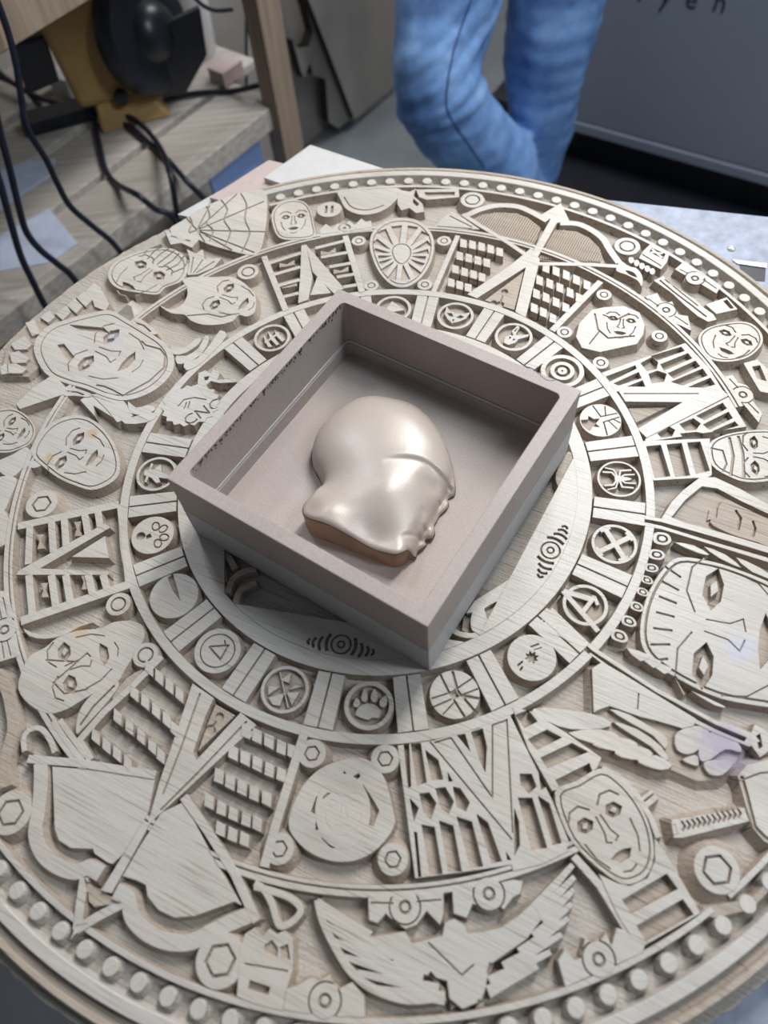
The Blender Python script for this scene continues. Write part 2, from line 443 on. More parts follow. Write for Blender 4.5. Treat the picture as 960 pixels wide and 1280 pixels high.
roundel(-27.2, d_ring('cross', [], [('-.62 .55,.62 -.62', .24), ('.62 .55,-.62 -.62', .24), ('-.75 .35,-.42 .72', .14), ('.75 .35,.42 .72', .14), ('-.75 -.35,-.42 -.72', .14), ('.75 -.35,.42 -.72', .14)], inner=.86))
roundel(-44.5, d_ring('letter_a', [], [('0 1.15,-.75 -1.1', .24), ('0 1.12,.42 -.15', .26), ('-.35 -.1,.62 -.12', .2), ('.32 -.45,.6 -.1', .16)], inner=.84), R=.0315)
st = []
for i in range(16):
    a = math.pi*2*i/16; rr = .30 if i % 2 else .17; st.append((rr*math.cos(a), rr*math.sin(a)+.0))
roundel(-62, d_disc('star', [st, '-.75 -.12,-.55 -.05,-.55 -.12,-.75 -.2', '.25 .35,.62 .25,.62 .32,.25 .42', '-.7 .1,-.4 .12,-.4 .05,-.7 .02'], [('.28 .2,.62 .1', .04)]))
roundel(-80.5, d_disc('wheel', ['-.16 .16,.1 .16,.14 -.1,-.12 -.14'], [('-.3 .95,-.18 .1,.1 -.98', .10), ('.22 .95,.16 .1,.55 -.85', .12), ('-.95 .1,-.1 .12,.95 .45', .07), ('-.98 -.25,.1 -.12,.98 -.05', .07), ('-.7 -.65,-.1 -.3', .06), ('.2 -.1,.9 -.45', .12)], draft=.003))
roundel(-98.6, d_ring('paw', [smooth(prs('-.45 -.15,-.25 .02,0 .08,.25 .02,.48 -.2,.42 -.48,.15 -.5,0 -.58,-.3 -.5,-.5 -.4'), 3), smooth(prs('-.62 .12,-.5 .3,-.36 .1,-.45 -.08,-.6 -.05'), 3), smooth(prs('-.32 .35,-.22 .68,-.08 .4,-.14 .16,-.28 .18'), 3), smooth(prs('.06 .4,.2 .7,.34 .38,.26 .16,.12 .18'), 3), smooth(prs('.44 .22,.66 .42,.74 .15,.6 -.05,.46 0'), 3)], inner=.82))
roundel(-117, d_ring('cross_shards', ['-.7 -.1,-.25 .0,-.55 -.45', '.3 .3,.62 .35,.2 .05', '-.35 .3,-.05 .75,.05 .3', '-.5 -.55,.05 -.15,.1 -.7,-.2 -.75', '.15 -.1,.62 .1,.55 -.5'], [('-.5 .6,.45 -.65', .05)], floor=REC*.8, inner=.86))
roundel(-135, d_disc('triangle', [], [(arcp(0, 0, .74, 0, 360, 30), .06), ('-.42 -.1,.2 .45,.38 -.2,-.42 -.1', .09), ('-.1 .52,.25 .3', .06)]))
roundel(-153, d_disc('slit', ['-.95 .38,-.9 .12,-.2 .05,.35 .12,-.1 .22'], [], draft=.003), R=.036, r=.3640)
pet = [circ((.05+.48*math.cos(math.radians(a)), .15+.42*math.sin(math.radians(a))), .22, 12, .17, math.radians(a)) for a in (5, 60, 120, 175)]
roundel(-171, d_disc('blossom', [circ((-.1, -.55), .22, 14), '-.12 -.1,.1 -.05,.15 -.3,-.05 -.32'], [(p+[p[0]], .07) for p in pet]))
roundel(171, d_ring('hand', ['-.55 .1,-.1 .25,.1 .75,.3 .7,.22 .15,.5 .3,.55 .1,.25 -.2,.1 -.6,-.2 -.65,-.25 -.2'], [('-.6 -.35,.5 -.45', .12)], inner=.86))

# round bosses (nuts)
def boss(c, R, inner=.62, hole=None, hexa=False, name='boss', depth=None, draft=.004, lev=GRV*1.6):
    L = lay(circ(c, R, 26), 0)+lay(circ(c, R*(inner+.05), 24 if not hexa else 6), lev)+lay(circ(c, R*(inner-.10), 24 if not hexa else 6), 0)
    if hole: L += lay(circ(c, R*hole, 14), lev)
    return part(name, L, draft=draft)

# ------------------------------------------------------------------ traced reliefs
cA, cB, cC, cD, cE = crop(0, 200, 3), crop(320, 200, 3), crop(640, 200, 3), crop(0, 480, 3), crop(640, 480, 3)
cF, cG, cH, cI, cJ, cK = crop(0, 720, 3), crop(320, 720, 3), crop(640, 720, 3), crop(0, 960, 3), crop(320, 960, 3), crop(640, 960, 3)
c480 = crop(480, 0, 2)
def S(c, t, n=4): return smooth(c(t), n)
def So(c, t, n=5): return smooth(c(t), n, False)
def lines(c, items, w, lev=0.0):
    L = []
    for t in items: L += lay(stroke(c(t), w), lev)
    return L
def bricks(c, centres, w, h, dirv, name='brick'):
    """small raised blocks; dirv: row direction in crop units"""
    n = math.hypot(*dirv); ux, uy = dirv[0]/n, dirv[1]/n
    for (x, y) in prs(centres):
        j = rnd.uniform(-1, 1)
        q = [(x-ux*w/2+j, y-uy*w/2-h/2), (x+ux*w/2, y+uy*w/2-h/2+j), (x+ux*w/2-uy*3, y+uy*w/2+h/2), (x-ux*w/2-uy*3, y-uy*w/2+h/2+j)]
        part(name, lay(c(q), 0), draft=.0016)
def face(name, outline, ctr, up, hw, hh, eyes=1.0, extra=None, cut=True, draft=.003, rim=True, eye_lev=REC*.7, mouth=True):
    """plain generic mask: brow, almond eyes, nose, mouth. ctr/up in face coordinates"""
    upn = Vector(up).normalized(); rt = Vector((upn.y, -upn.x))
    def f(t):
        return [(ctr[0]+rt.x*x*hw+upn.x*y*hh, ctr[1]+rt.y*x*hw+upn.y*y*hh) for x, y in prs(t)]
    L = lay(outline, 0)
    if rim:
        p = inset_poly(outline, .90); L += lay(stroke(p, .0013, True), GRV)
    for s in (-1, 1):
        L += lay(f(','.join('%f %f' % (s*x, y) for x, y in prs('.16 .16,.30 .27,.50 .26,.62 .14,.46 .06,.28 .07'))), eye_lev)
        L += lay(f(','.join('%f %f' % (s*x, y) for x, y in prs('.30 .18,.42 .20,.48 .14,.38 .11'))), 0)
        L += lay(stroke(f(','.join('%f %f' % (s*x, y) for x, y in prs('.10 .32,.30 .44,.56 .42,.70 .30'))), .0016), GRV)
        L += lay(stroke(f(','.join('%f %f' % (s*x, y) for x, y in prs('.06 .20,.08 -.05,.16 -.18,.04 -.22'))), .0013), GRV)
        L += lay(stroke(f(','.join('%f %f' % (s*x, y) for x, y in prs('.62 -.05,.56 -.30,.40 -.50'))), .0013), GRV)
    if mouth:
        L += lay(f('-.28 -.40,-.1 -.36,.1 -.36,.28 -.40,.12 -.50,-.12 -.50'), eye_lev)
        L += lay(stroke(f('-.18 -.62,0 -.66,.18 -.62'), .0013), GRV)
    if extra: L += extra(f)
    return part(name, L, cut=[outline] if cut else None, draft=draft)

# --- top panel with crossed rungs and an A shaped ray
RW = .0052
for t in ('30 362,112 565', '335 285,398 496'): part('panel_frame', lines(cB, [t], .0075), draft=.0015)
L = lay(cB('170 322,188 318,212 440,196 525,158 538,166 430'), 0)+lay(cB('188 318,330 482,292 502,212 420'), 0)
part('ray', L, draft=.0018)
part('ray_core', lay(cB('232 432,204 508,282 500'), 0), draft=.003)
for t in ('45 390,168 350', '62 432,166 402', '78 474,164 450', '95 516,160 500', '222 332,340 302', '243 366,352 346', '275 402,364 386', '303 440,376 428', '328 476,388 466'):
    part('rung', lay(stroke(cB(t), RW), 0), draft=.0012)
for x, y in ((115, 388), (125, 467), (270, 343), (318, 412)):
    q = cB([(x-28, y+12), (x-28, y-4), (x, y+1), (x+28, y-16), (x+28, y+2), (x, y+8)]); part('bow_tie', lay(q, -.001), draft=.001)
# --- oval boss with a plain sunburst, small studs at its corners
ov = S(cB, '545 216,610 228,655 270,668 320,655 385,620 440,580 470,545 478,505 465,465 425,438 370,426 315,440 265,485 228')
oc = cB('545 355')[0]
L = lay(ov, 0)+lay(stroke(inset_poly(ov, .90, oc), .0015, True), GRV)
for i in range(16):
    a = math.pi*2*i/16; e = Vector((math.cos(a), math.sin(a)))
    pts = [Vector(p)-Vector(oc) for p in ov]; rr = max((p.length for p in pts if p.normalized().dot(e) > .97), default=.03)*.78
    n = Vector((-e.y, e.x)); c0 = Vector(oc)+e*rr*.38; c1 = Vector(oc)+e*rr
    L += lay([tuple(c0), tuple(c1+n*rr*.13), tuple(c1-n*rr*.13)], REC*.5)
L += lay(stroke(inset_poly(ov, .28, oc), .0016, True), GRV)
part('sunburst_boss', L, cut=[ov])
for t in ('385 303', '705 303', '432 470', '633 467'): boss(cB(t)[0], .0090, .5)
# --- brick panel with the big ray
part('panel_frame', lines(cB, ['757 283,664 497'], .0062), draft=.0015)
part('panel_frame', lines(cC, ['332 455,150 640'], .0075), draft=.0015)
bricks(cB, '778 312,812 318,846 325,880 334,914 345,764 360,798 368,832 377,866 386,748 410,782 420,816 430,848 440,732 460,764 470,796 480', 26, 30, (34, 9))
bricks(cC, '128 405,166 418,204 432,242 450,282 470,104 452,142 464,180 480,218 498,252 518,92 502,128 516,166 534,202 554,84 556,118 572,154 594', 28, 32, (36, 15))
L = lay(PX('664 310,670 326,596 373,584 368,640 330'), 0)+lay(PX('664 310,675 324,657 397,644 390,658 330'), 0)
part('ray', L, draft=.0015)
L = lay(PX('655 338,643 386,606 374'), -.002)+lay(circ(U((631, 363)), .0042, 12), REC)+lay(circ(U((625, 379)), .005, 12), REC)+lay(stroke(PX('631 363,625 379'), .0022), REC)+lay(circ(U((617, 377)), .004, 12), REC)
part('ray_core', L, draft=.001)
# --- bow with arrow at the top
def comb(pl, n, c, a, b):
    L = lay(pl, -.0045)
    A, B = Vector(c(a)[0]), Vector(c(b)[0]); d = (B-A)/n
    pr = Vector((-d.y, d.x)).normalized()*.2
    return L, A, d, pr
def comb_plate(name, outline, p0, p1, n, down):
    # ribs: thin ridges standing on a lower plate, clipped by sampling the outline
    part(name, lay(outline, -.0050), draft=.001)
    A, B = Vector(p0), Vector(p1); d = (B-A)/n; dn = Vector(down).normalized()
    def inside(p):
        k = False
        for i in range(len(outline)):
            a, b = outline[i-1], outline[i]
            if (a[1] > p[1]) != (b[1] > p[1]) and p[0] < (b[0]-a[0])*(p[1]-a[1])/(b[1]-a[1])+a[0]: k = not k
        return k
    L = []
    for i in range(n):
        q = A+d*(i+.5); t = [k*.0015 for k in range(-80, 81)]
        ins = [k for k in t if inside(q+dn*k)]
        if len(ins) > 3: L += lay(stroke([tuple(q+dn*(ins[0]+.001)), tuple(q+dn*(ins[-1]-.001))], d.length*.55), -.0032)
    if L: part(name+'_ribs', L, draft=.0003)
pl = PX('586 271,603 265,622 262,645 263,660 268,676 281,672 294,664 308,655 314,610 286')
comb_plate('bow_plate', pl, U((586, 285)), U((676, 285)), 26, Vector(U((668, 318)))-Vector(U((693, 275))))
pl2 = PX('692 284,706 284,722 286,738 294,750 306,757 326,700 324,672 321,680 303')
comb_plate('bow_plate', pl2, U((676, 305)), U((758, 312)), 26, Vector(U((668, 318)))-Vector(U((693, 275))))
part('bow_limb', lay(stroke(So(PX, '580 271,600 262,622 257,645 258,662 264,684 276'), .0085), 0), cut=[], draft=.003)
part('bow_limb', lay(stroke(So(PX, '700 279,722 280,740 288,754 299,762 312,774 329'), .0085), 0), draft=.003)
part('bow_string', lay(stroke(PX('578 268,600 282,636 304,662 322'), .0058), 0), draft=.0015)
part('bow_string', lay(stroke(PX('666 330,700 330,740 331,786 334'), .0058), 0), draft=.0015)
part('bow_tip', lay(S(PX, '776 327,786 333,796 336,803 346,802 358,797 351,784 344,770 338'), 0)+lay(S(PX, '782 338,792 341,796 347,786 343'), REC), draft=.002)
part('arrow', lay(PX('663 320,672 322,696 279,688 274'), 0)+lay(PX('701 254,714 281,703 277,696 279,688 274,674 270'), 0), draft=.002)
part('wedge_leaf', lay(PX('540 286,556 270,566 265,578 272,600 287'), 0)+lay(stroke(PX('546 283,590 286'), .0016), GRV)+lay(stroke(PX('562 270,590 284'), .0016), GRV), draft=.002)
boss(U((590.5, 250)), .0155, .62, draft=.006)
boss(U((784, 308)), .0155, .60, draft=.005)
# --- top outer band: half moon with bar, small mask, roundel, crown strip
part('half_moon', lay(S(cB, '310 118,400 112,530 106,535 135,500 175,450 200,390 205,340 185,318 150'), 0)+lay(stroke(So(cB, '330 140,360 178,420 188,480 170'), .002), GRV), draft=.003)
part('grip', lay(cB('532 112,575 120,600 108,590 135,625 165,630 195,600 200,575 180,545 190,530 165'), 0)+lay(cB('590 145,612 165,604 175,588 160'), REC), draft=.002)
part('grip_bar', lay(cB('600 112,760 108,762 140,640 150,612 140'), 0)+lay(cB('630 122,745 120,745 134,640 138'), -.003), draft=.002)
fo = S(cB, '58 210,82 168,130 150,180 158,205 190,216 240,220 288,150 300,82 288')
face('small_mask', fo, cB('140 225')[0], Vector(cB('140 150')[0])-Vector(cB('140 290')[0]), .026, .040)
L = lay(circ(cB('275 186')[0], .0165, 28, .0150), 0)+lay(stroke(cB('264 172,262 200'), .0035), GRV*2)+lay(stroke(cB('286 172,284 200'), .0035), GRV*2)
part('roundel', L, draft=.004)
part('crown_strip', lay(cB('240 262,262 240,285 258,305 238,325 252,350 228,370 245,395 220,412 232,432 228,436 262,240 292'), 0)+lay(circ(cB('331 256')[0], .0085, 16), GRV)+lay(circ(cB('331 256')[0], .006, 16), 0)+lay(circ(cB('331 256')[0], .0025, 10), GRV)+lay(stroke(cB('244 280,310 272'), .0012), GRV)+lay(stroke(cB('350 268,432 254'), .0012), GRV), draft=.002)
# --- shell of radiating ribs
so = S(PX, '212 287,228 276,248 263,275 250,305 240,330 238,334 258,332 285,324 316,306 318,283 312,262 306,242 298,226 300', 3)
L = lay(so, 0); hub = U((246, 288))
for e in ('232 272', '262 257', '296 243', '330 252', '332 290', '318 316', '290 313', '256 303', '222 296'):
    L += lay(stroke([hub, U(prs(e)[0])], .0022), GRV*1.2)
for t in ('258 258,262 270,258 280,266 288,262 302', '276 250,284 262,280 276,288 290,280 310', '300 241,308 256,306 275,312 292,302 316', '236 270,240 280,236 290,240 298'):
    L += lay(stroke(So(PX, t, 3), .0022), GRV*1.2)
part('shell_fan', L, cut=[so], draft=.002)
# --- left outer zone
fo = S(cA, '405 425,430 385,490 355,560 335,640 332,695 365,705 410,680 455,620 480,590 505,520 498,450 485,415 460')
def hair(f):
    L = []
    for i in range(7): L += lay(stroke(f('%f .35,%f .62,%f .86' % (-.6+.2*i, -.75+.25*i, -.62+.2*i)), .0022), GRV*1.2)
    return L
face('tousled_mask', fo, cA('540 430')[0], Vector(cA('640 350')[0])-Vector(cA('470 480')[0]), .045, .062, extra=hair)
part('leaf_tuft', lay(cA('702 432,712 372,700 335,735 352,760 335,768 372,832 368,800 405,740 430'), 0)+lay(stroke(cA('715 425,725 365'), .0018), GRV)+lay(stroke(cA('725 425,760 375'), .0018), GRV)+lay(stroke(cA('735 425,805 380'), .0018), GRV), draft=.002)
part('star_scrap', lay(cA('616 262,660 282,705 272,745 300,720 330,680 312,640 318'), 0)+lay(stroke(cA('640 285,715 305'), .0018), GRV), draft=.002)
fo = cA('598 545,640 562,680 545,702 510,700 478,685 448,740 438,800 440,860 438,905 455,945 490,960 520,955 570,925 588,895 582,872 605,820 618,760 618,715 602,690 580,640 575')
face('heavy_mask', smooth(fo, 3), cA('855 520')[0], Vector(cA('740 490')[0])-Vector(cA('940 560')[0]), .040, .055, rim=False, extra=lambda f: lay(stroke(cA('700 585,780 578,830 590,870 580'), .0018), GRV), draft=.004)
boss(cA('930 420')[0], .0135, .6)
# pyramid
py = cA('418 560,490 500,522 530,536 570,500 600'); ap = cA('492 540')[0]
me = [(p[0], p[1], -DEP-.0005) for p in py]+[(p[0]*.2+ap[0]*.8, p[1]*.2+ap[1]*.8, 0.001) for p in py]
n = len(py); fix(mesh('pyramid', me, [[i, (i+1) % n, n+(i+1) % n, n+i][::-1] for i in range(n)]+[[n+i for i in range(n)][::-1]], WOOD, DISC))
for t in ('150 590,185 565,205 590,180 610', '205 575,250 545,265 570,235 600', '250 545,280 518,310 548,285 575', '285 515,320 490,345 525,320 550', '318 492,352 460,380 480,365 520,345 525', '345 520,380 485,410 540,395 565,355 550',
          '95 610,130 600,150 650,120 660', '40 690,90 660,120 690,100 710,55 712', '35 725,70 715,110 745,95 760,45 762', '30 765,60 762,100 785,80 800,30 800', '0 775,25 760,28 800,5 805'):
    part('knuckle', lay(cA(t), -.0005), draft=.003)
part('knuckle_base', lay(cA('20 700,60 640,110 610,150 600,260 530,350 450,380 465,410 545,380 575,290 592,200 618,150 660,130 720,140 770,100 805,10 805,0 780'), -.004), draft=.003)
fo = S(cA, '128 720,140 665,180 625,240 602,320 580,410 565,480 600,560 648,620 690,650 735,648 790,610 840,550 880,470 902,400 890,320 858,240 835,170 800')
def scar(f):
    return lay(cA('258 618,390 630,410 650,300 640'), REC*.7)+lay(cA('215 695,240 690,280 740,255 755'), REC*.7)+lay(stroke(cA('530 680,545 695,600 710,620 735,615 780,560 830,460 885,425 865,390 850,360 845'), .0024), GRV)
face('broad_mask', fo, cA('400 725')[0], Vector(cA('300 690')[0])-Vector(cA('560 800')[0]), .060, .075, extra=scar, draft=.004)
part('ear_scroll', lay(S(cA, '232 870,250 850,300 862,345 880,330 890,280 885,245 885'), 0)+lay(stroke(cA('250 868,290 872,315 882'), .002), GRV*1.5), draft=.002)
part('ear_scroll', lay(S(cA, '490 605,520 595,560 620,590 650,570 655,530 640'), 0)+lay(stroke(cA('505 610,540 622,565 645'), .002), GRV*1.5), draft=.002)
part('collar_plate', lay(cA('60 915,130 850,200 805,245 850,238 880,75 935'), 0), draft=.003)
part('collar_plate', lay(cA('345 882,420 900,480 930,500 960,440 985,400 935'), 0), draft=.003)
# claws between the outer zone and the inner ring
for t in ('640 700,690 705,735 670,755 672,740 695,695 725,650 730', '660 735,700 735,745 705,770 660,785 672,755 730,700 760,665 765', '690 760,740 745,790 690,825 640,850 660,800 720,745 770,700 790', '480 905,510 930,560 920,585 935,545 955,490 950', '450 960,500 965,555 945,590 960,550 985,470 990'):
    part('claw', lay(smooth(cA(t), 2), 0), draft=.003)
# --- gear shaped maker's badge
g0 = Vector(cD('715 80')[0]); gl = []
for i in range(36):
    a = 2*math.pi*i/36; r = .030 if i % 2 else .0265; gl.append((g0.x+r*1.12*math.cos(a+.5), g0.y+r*math.sin(a+.5)))
TXT = []
def text_tris(s, size, spacing=1.0):
    c = bpy.data.curves.new('letters', 'FONT'); c.body = s; c.size = size; c.align_x = 'CENTER'; c.align_y = 'CENTER'; c.space_character = spacing; c.resolution_u = 2
    o = bpy.data.objects.new('letters', c); COL.objects.link(o); dg = bpy.context.evaluated_depsgraph_get(); dg.update()
    me = bpy.data.meshes.new_from_object(o.evaluated_get(dg)); V = [v.co.copy() for v in me.vertices]; F = [list(p.vertices) for p in me.polygons]
    COL.objects.unlink(o); bpy.data.objects.remove(o); bpy.data.meshes.remove(me)
    return V, F
V, F = text_tris('CNC', .021)
d = (Vector(cD('795 95')[0])-Vector(cD('735 130')[0])).normalized(); nrm = Vector((-d.y, d.x)); tc = Vector(cD('760 108')[0])
gL = lay(gl, 0)
for f_ in F: gL += lay([tuple(tc+d*V[i].x+nrm*V[i].y) for i in f_], GRV*1.1)
gL += lines(cD, ['668 85,690 60,730 52,775 60', '690 95,700 70', '705 92,712 66'], .0016, GRV)
part('maker_badge', gL, cut=[gl], draft=.004)
part('crest_figure', lay(cA('745 800,770 790,790 800,800 785,825 800,815 825,880 822,888 835,820 838,790 830,770 850,800 880,770 890,740 850'), 0)+lay(cA('765 815,785 812,780 825,768 828'), REC)+lay(cA('775 850,785 860,780 868'), REC), draft=.003)
for t in ('835 910,850 890,930 830,950 810,940 840,870 900', '800 960,830 930,840 945,825 985'):
    part('petal', lay(smooth(cA(t), 2), -.001), draft=.002)

# --- hexagonal plaque and slotted ray panel (upper right)
for t in ('345 505', '197 645', '333 760', '553 660'): boss(cC(t)[0], .0088, .5)
hx = cC('240 662,252 612,300 562,345 552,420 548,478 572,498 620,492 655,468 690,330 720,262 704')
def facet(f): return lay(stroke(cC('310 575,322 635,360 668,460 660'), .0022), GRV)+lay(stroke(cC('340 580,390 600,440 575'), .0018), GRV)+lay(stroke(cC('330 640,290 690'), .0016), GRV)
face('angular_mask', hx, cC('410 612')[0], Vector(cC('410 550')[0])-Vector(cC('390 680')[0]), .026, .036, rim=False, extra=facet, draft=.004)
sl = cC('336 798,650 686,735 775,792 866,388 868')
L = lay(sl, 0)
for t in ('352 812,462 770,468 782,366 832', '380 838,475 795,486 818,400 846', '430 850,490 826,500 850', '482 762,525 738,548 758,542 784,506 792', '512 802,546 790,580 802,570 832,524 838',
          '520 735,635 700,648 716,545 752', '556 766,660 724,676 744,570 790', '584 800,688 752,706 774,606 820', '596 832,715 782,734 808,640 846', '660 852,744 816,762 842,720 854'):
    L += lay(cC(t), REC*1.3)
part('slotted_panel', L, cut=[sl], draft=.002)
L = lay(cE('398 24,790 22,812 44,505 202,470 168,600 92,640 68,425 66'), 0)+lay(stroke(cE('418 36,700 36'), .0013), GRV)
part('ray', L, draft=.002)
part('ray_core', lay(cE('440 78,585 74,470 132'), -.006), draft=.001)
sl = cE('500 206,812 48,880 160,500 218')
L = lay(sl, 0)
for t in ('545 186,590 160,612 172,600 196,560 202', '628 150,680 128,708 148,690 172,650 176', '690 120,790 70,806 92,722 136', '716 152,812 104,828 128,740 172', '630 186,690 180,720 186,640 198', '750 178,836 140,850 156,770 180'):
    L += lay(cE(t), REC*1.3)
part('slotted_panel', L, draft=.002)
sl = cE('488 214,742 204,750 340,735 350,530 362')
L = lay(sl, 0)
for t in ('503 234,558 228,594 346,536 353', '580 227,636 221,668 343,612 349', '657 220,706 216,742 325,690 338'): L += lay(cE(t), REC*1.4)
part('slotted_panel', L, draft=.002)
def strip(name, poly, rc, rr, lns=()):
    L = lay(poly, 0)
    if rc is not None: L += lay(circ(rc, rr*1.12, 20), GRV*1.6)+lay(circ(rc, rr, 20), 0)+lay(circ(rc, rr*.45, 14), GRV*1.4)+lay(circ(rc, rr*.25, 10), 0)
    for s in lns: L += lay(stroke(s, .0014), GRV)
    return part(name, L, draft=.002)
strip('toothed_strip', cC('500 512,525 505,545 498,560 530,585 535,600 530,625 580,660 585,672 640,610 610,545 570'), cC('578 562')[0], .0105, [cC('510 520,550 548'), cC('610 585,660 618')])
strip('toothed_strip', cC('798 812,828 806,848 835,880 845,905 870,900 900,940 950,925 985,880 930,835 880'), cC('866 880')[0], .0105, [cC('815 820,848 855'), cC('885 910,925 950')])
c48 = crop(760, 220, 4.8)
part('machine_block', lay(c48('255 408,370 462,352 520,318 560,185 492,212 448'), 0)+lay(c48('262 430,345 468,330 498,248 456'), -.003)+lay(stroke(c48('262 436,325 490'), .003), 0)+lay(stroke(c48('330 465,256 456'), .003), 0)+lay(stroke(c48('205 470,320 540'), .0016), GRV), draft=.003)
for x, y in ((140, 505), (172, 522), (204, 540), (236, 556), (266, 572)):
    part('roller', lay(S(c48, [(x-16, y-14), (x+6, y-18), (x+18, y), (x+4, y+20), (x-14, y+12)], 2), 0), draft=.002)
part('machine_rail', lay(c48('275 628,330 600,380 650,445 690,520 740,575 790,632 830,652 862,600 875,540 842,460 775,380 700'), 0)+lay(stroke(c48('310 625,400 700,500 775,590 845'), .0022), GRV*1.5)+lay(stroke(c48('340 620,440 700,540 780'), .0016), GRV), draft=.003)
strip('machine_plate', c48('400 560,450 518,560 575,680 660,650 705,560 650,470 600'), c48('522 614')[0], .0105, [c48('430 560,480 585'), c48('570 620,650 675')])
part('machine_box', lay(c48('585 772,712 728,778 800,650 828'), 0)+lay(c48('690 750,715 742,755 792,735 798'), REC), draft=.003)
fo = S(cC, '698 672,728 632,800 612,880 608,930 640,938 690,885 740,800 757,730 738')
face('bearded_mask', fo, cC('830 680')[0], Vector(cC('870 610')[0])-Vector(cC('770 750')[0]), .032, .042, draft=.003)
part('machine_block', lay(cC('868 762,920 748,975 800,985 880,930 868,892 805'), 0)+lay(cC('900 775,930 770,955 830,920 820'), REC), draft=.003)
# --- right: long blade, helmet plaque, mask with round eyes
fo = S(cE, '735 245,752 212,800 190,860 178,930 172,1010 180,1050 240,1040 330,970 362,880 368,810 345,750 305', 3)
def straps(f): return lay(stroke(cE('815 200,830 270,820 345'), .0028), GRV)+lay(stroke(cE('848 195,866 260,870 350'), .0028), GRV)+lay(stroke(cE('745 240,790 250,805 300,790 330'), .0018), GRV)
face('strapped_mask', fo, cE('935 270')[0], Vector(cE('860 262')[0])-Vector(cE('1010 280')[0]), .040, .040, extra=straps)
hp = cE('558 508,600 440,642 398,705 350,762 350,860 396,960 452,1060 500,1060 665,960 628,760 568,640 530')
L = lay(hp, 0)+lay(cE('598 500,650 435,712 384,770 392,860 440,1000 505,1050 540,1050 640,960 610,760 550,650 522'), REC)
L += lay(smooth(cE('770 470,800 430,860 455,930 490,1000 520,1040 560,1000 615,920 590,850 570,790 545,745 515'), 3), -.0015)+lay(cE('745 465,775 460,770 500,735 505'), -.0035)
L += lay(stroke(cE('840 470,860 500,850 545'), .0025), REC)+lay(stroke(cE('905 510,915 540,905 570'), .0022), REC)
part('hood_plaque', L, cut=[hp], draft=.003)
bl = cE('328 492,372 474,420 480,560 505,760 562,960 622,1060 652,1060 700,960 668,760 606,560 545,440 520')
L = lay(bl, 0)+lay(cE('398 489,560 518,760 574,960 634,1060 664,1060 684,960 652,760 594,560 532,450 508'), REC*1.5)
part('long_blade', L, cut=[bl], draft=.002)
bl = cH('100 178,150 118,300 262,540 420,760 540,905 590,930 620,890 640,760 590,520 470,300 300')
L = lay(bl, 0)+lay(cH('170 165,300 280,540 436,760 556,880 606,872 622,760 574,530 455,290 285'), REC*1.5)+lay(stroke(cH('118 172,140 140,150 170,290 290'), .0018), GRV)
part('long_blade', L, cut=[bl], draft=.002)
part('blade_guard', lay(cH('885 620,910 555,960 590,985 640,930 680'), 0)+lay(cH('915 600,930 590,940 640,925 650'), REC), draft=.002)
# scales between the inner ring and the big mask
for x, y, w, h in ((565, 580, 60, 42), (545, 640, 54, 34), (525, 690, 46, 28), (508, 735, 40, 26), (492, 780, 40, 26), (470, 835, 44, 30), (440, 890, 50, 34), (405, 945, 56, 40)):
    d = .25 if y < 700 else .65
    q = S(cE, [(x-w*.5, y-h*.45-w*d*.2), (x+w*.25, y-h*.5+w*d*.1), (x+w*.55, y+w*d*.35), (x+w*.2, y+h*.55+w*d*.1), (x-w*.55, y+h*.4-w*d*.2)], 3)
    part('scale', lay(q, 0)+lay(inset_poly(q, .62), GRV*2)+lay(inset_poly(q, .38), 0), draft=.0015)
fo = smooth(PX('801 802,802 770,812 738,830 710,848 697,880 700,920 711,975 735,1010 765,1015 840,1000 888,960 884,900 873,850 850,815 826'), 3)
def cheeks(f):
    L = lay(stroke(inset_poly(fo, .93), .0022, True), GRV*1.4)
    for k in range(7): L += lay(stroke(f('%f .52,%f .72' % (-.42+.14*k, -.50+.166*k)), .0022), GRV*1.2)
    return L
face('great_mask', fo, U((905, 788)), Vector(U((830, 765)))-Vector(U((960, 800))), .098, .082, extra=cheeks, draft=.002, rim=False, eye_lev=REC*1.3)
for t in ('610 595,680 605,740 640,700 635', '720 610,800 640,860 690,780 655', '840 650,930 690,1000 740,900 705'):
    part('flame', lay(smooth(cE(t), 2), 0), draft=.0015)
for t in ('520 320,600 345,570 368', '470 290,560 320,530 345', '600 365,700 420,660 405', '670 430,800 490,760 485', '430 270,520 300,480 320'):
    part('flame', lay(smooth(cH(t), 2), 0), draft=.0015)
# --- lower right: plate with feathers, ladder, mask, axe, big nut
wp = cH('298 345,338 320,420 368,560 455,695 538,735 570,820 595,868 648,835 712,770 760,700 765,600 722,520 722,400 668,300 640,210 590,130 550,74 508,120 494,296 516')
part('feather_base', lay(wp, -.0045), cut=[wp], draft=.007)
part('smooth_plate', lay(cH('300 348,338 322,420 370,560 457,690 536,682 562,640 572,560 548,480 528,400 500,365 488,330 500,306 512'), 0)+lay(stroke(cH('475 440,470 500'), .0012), GRV), draft=.0015, depth=.006)
fe = [('74 508,120 494,300 518,370 552,340 572,220 575,130 545', 2), ('210 588,330 575,400 600,380 632,300 628', 2), ('300 632,400 606,470 628,450 660,380 656', 2), ('385 655,480 640,530 668,480 690,410 680', 2), ('470 690,540 672,600 712,560 728,500 712', 2), ('380 548,470 575,560 640,585 690,560 680,520 640,440 590', 2), ('365 500,440 520,540 580,580 610,575 650,530 600,450 555', 2)]
for t, n in fe: part('feather', lay(smooth(cH(t), n), 0), draft=.001, depth=.006)
